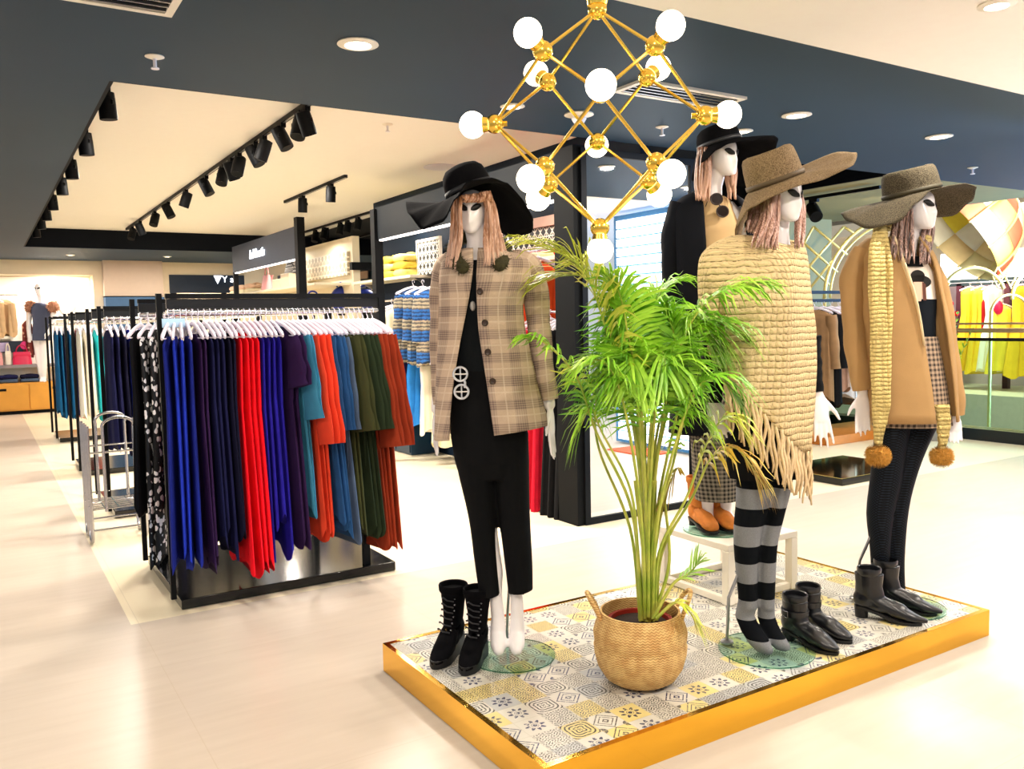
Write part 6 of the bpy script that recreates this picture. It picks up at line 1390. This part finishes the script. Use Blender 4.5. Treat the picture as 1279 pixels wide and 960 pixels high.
MB().tube(arc_px(1216, 374, 40, 180, 20), .024, 8).build('arch', GOLDP, t, smooth=180); MB().tube(arc_px(1262, 392, 24, 180, 0), .018, 8).build('arch', GOLDP, t, smooth=180); MB().tube(arc_px(1304, 374, 40, 180, 90), .024, 8).build('arch', GOLDP, t, smooth=180)
gb = MB()
for x in (1246, 1262): gb.tube([D.P(x-7, 345), D.P(x, 334), D.P(x+7, 345), D.P(x, 358)], .014, 8, closed=True)
gb.tube([D.P(1181, 345), D.P(1186, 354), D.P(1181, 362), D.P(1176, 354)], .014, 8, closed=True); gb.build('lattice', GOLDP, t, smooth=180)
for x, y in ((1176, 374), (1238, 388), (1286, 388)): gp = D.P(x, y); MB().tube([gp, V((gp.x, gp.y, -.5))], .022, 8).build('post', GOLDP, t)
# the patchwork dome
dc = at_x(1192, 292, 13.0); DR = .90
dm = thing('patchwork_dome', 'colourful patchwork dome with gold ribs hanging in the atrium', 'hanging decoration', tuple(dc))
ax = (UP*.62+UR*.78+TW*.1).normalized(); bx_ = ax.orthogonal().normalized(); by_ = ax.cross(bx_)
cols_ = ['#fbf3cf', '#ee6a4c', '#fbe04a', '#fdf6dc', '#f8dda0', '#e8404a', '#fbf0a8', '#fbeccb', '#f8e27a', '#fdf3d6', '#f2946a', '#fbf0b4']
for k in range(12):
    a0, a1 = 2*PI*k/12, 2*PI*(k+1)/12
    for j, (t0, t1) in enumerate(((.03, .45), (.45, .85), (.85, 1.25), (1.25, 1.6))):
        g = MB(); g.grid([[dc+(ax*math.cos(lerp(t0, t1, i/4))*1.05+(bx_*math.cos(lerp(a0, a1, q/4))+by_*math.sin(lerp(a0, a1, q/4)))*math.sin(lerp(t0, t1, i/4)))*DR for q in range(5)] for i in range(5)])
        g.build('fabric_patch', F('dome_'+cols_[(k*5+j*7) % 12][1:], cols_[(k*5+j*7) % 12], var=.1), dm, smooth=180, solid=.01)
for k in range(12):
    a0 = 2*PI*k/12; MB().tube([dc+(ax*math.cos(x)*1.05+(bx_*math.cos(a0)+by_*math.sin(a0))*math.sin(x))*(DR+.012) for x in [1.62*i/14 for i in range(15)]], .018, 6).build('rib', GOLDP, dm)
MB().sphere(dc+ax*DR*1.06, .08, 12, 8).build('finial', BLACK, dm); MB().cyl(dc+ax*DR*1.08, V((dc+ax*DR*1.08).to_tuple()[:2]+(4.6,)), .012, n=6).build('cable', BLACK, dm)
# plant by the railing
pq = V((9.1, 5.55, 0)); t = thing('tall_floor_plant', 'spindly green plant with red buds near the glass railing', 'plant', tuple(pq)); MB().lathe(pq, [(.001, .002), (.13, .002), (.17, .30), (.15, .30), (.14, .26), (.001, .26)], 24).build('pot', mat('stone_pot', '#8d8a84', .7), t)
rp = random.Random(4)
for i in range(7):
    tip = pq+V((rp.uniform(-.25, .25), rp.uniform(-.35, .25), rp.uniform(1.2, 1.75))); frond(t, [pq+V((0, 0, .26)), pq.lerp(tip, .5)+V((0, 0, .2)), tip], .10, 9, LEAFD, rp, .3, .018, .3)
for i in range(5): p = pq+V((rp.uniform(-.2, .2), rp.uniform(-.3, .2), rp.uniform(1.1, 1.6))); MB().sphere(p, .03, 10, 8).build('bud', CL['red'], t)
for x, y in ((14, 7), (15.0, 9), (13, 4)): light('AREA', (x, y, 2.9 if x > 14.6 else 4.5), 120, size=.5)

light('AREA', tuple(dc-HF*2.5-UP*.6), 130, size=.6, target=tuple(dc))  # unseen area lamp added in the void to brighten the dome
# ------------------------------------------------------------------ world and output look
w = bpy.data.worlds.new('world'); SC.world = w; w.use_nodes = True
w.node_tree.nodes['Background'].inputs[0].default_value = (.93, .96, 1.0, 1); w.node_tree.nodes['Background'].inputs[1].default_value = 0.55
vs = SC.view_settings; vs.view_transform = 'Standard'; vs.look = 'None'; vs.gamma = 1; vs.use_curve_mapping = False; vs.exposure = 0.3
SC.display_settings.display_device = 'sRGB'
SC.cycles.max_bounces = 8; SC.cycles.diffuse_bounces = 4; SC.cycles.glossy_bounces = 4; SC.cycles.transmission_bounces = 6; SC.cycles.transparent_max_bounces = 8
SC.cycles.caustics_reflective = False; SC.cycles.caustics_refractive = False; SC.cycles.sample_clamp_indirect = 6
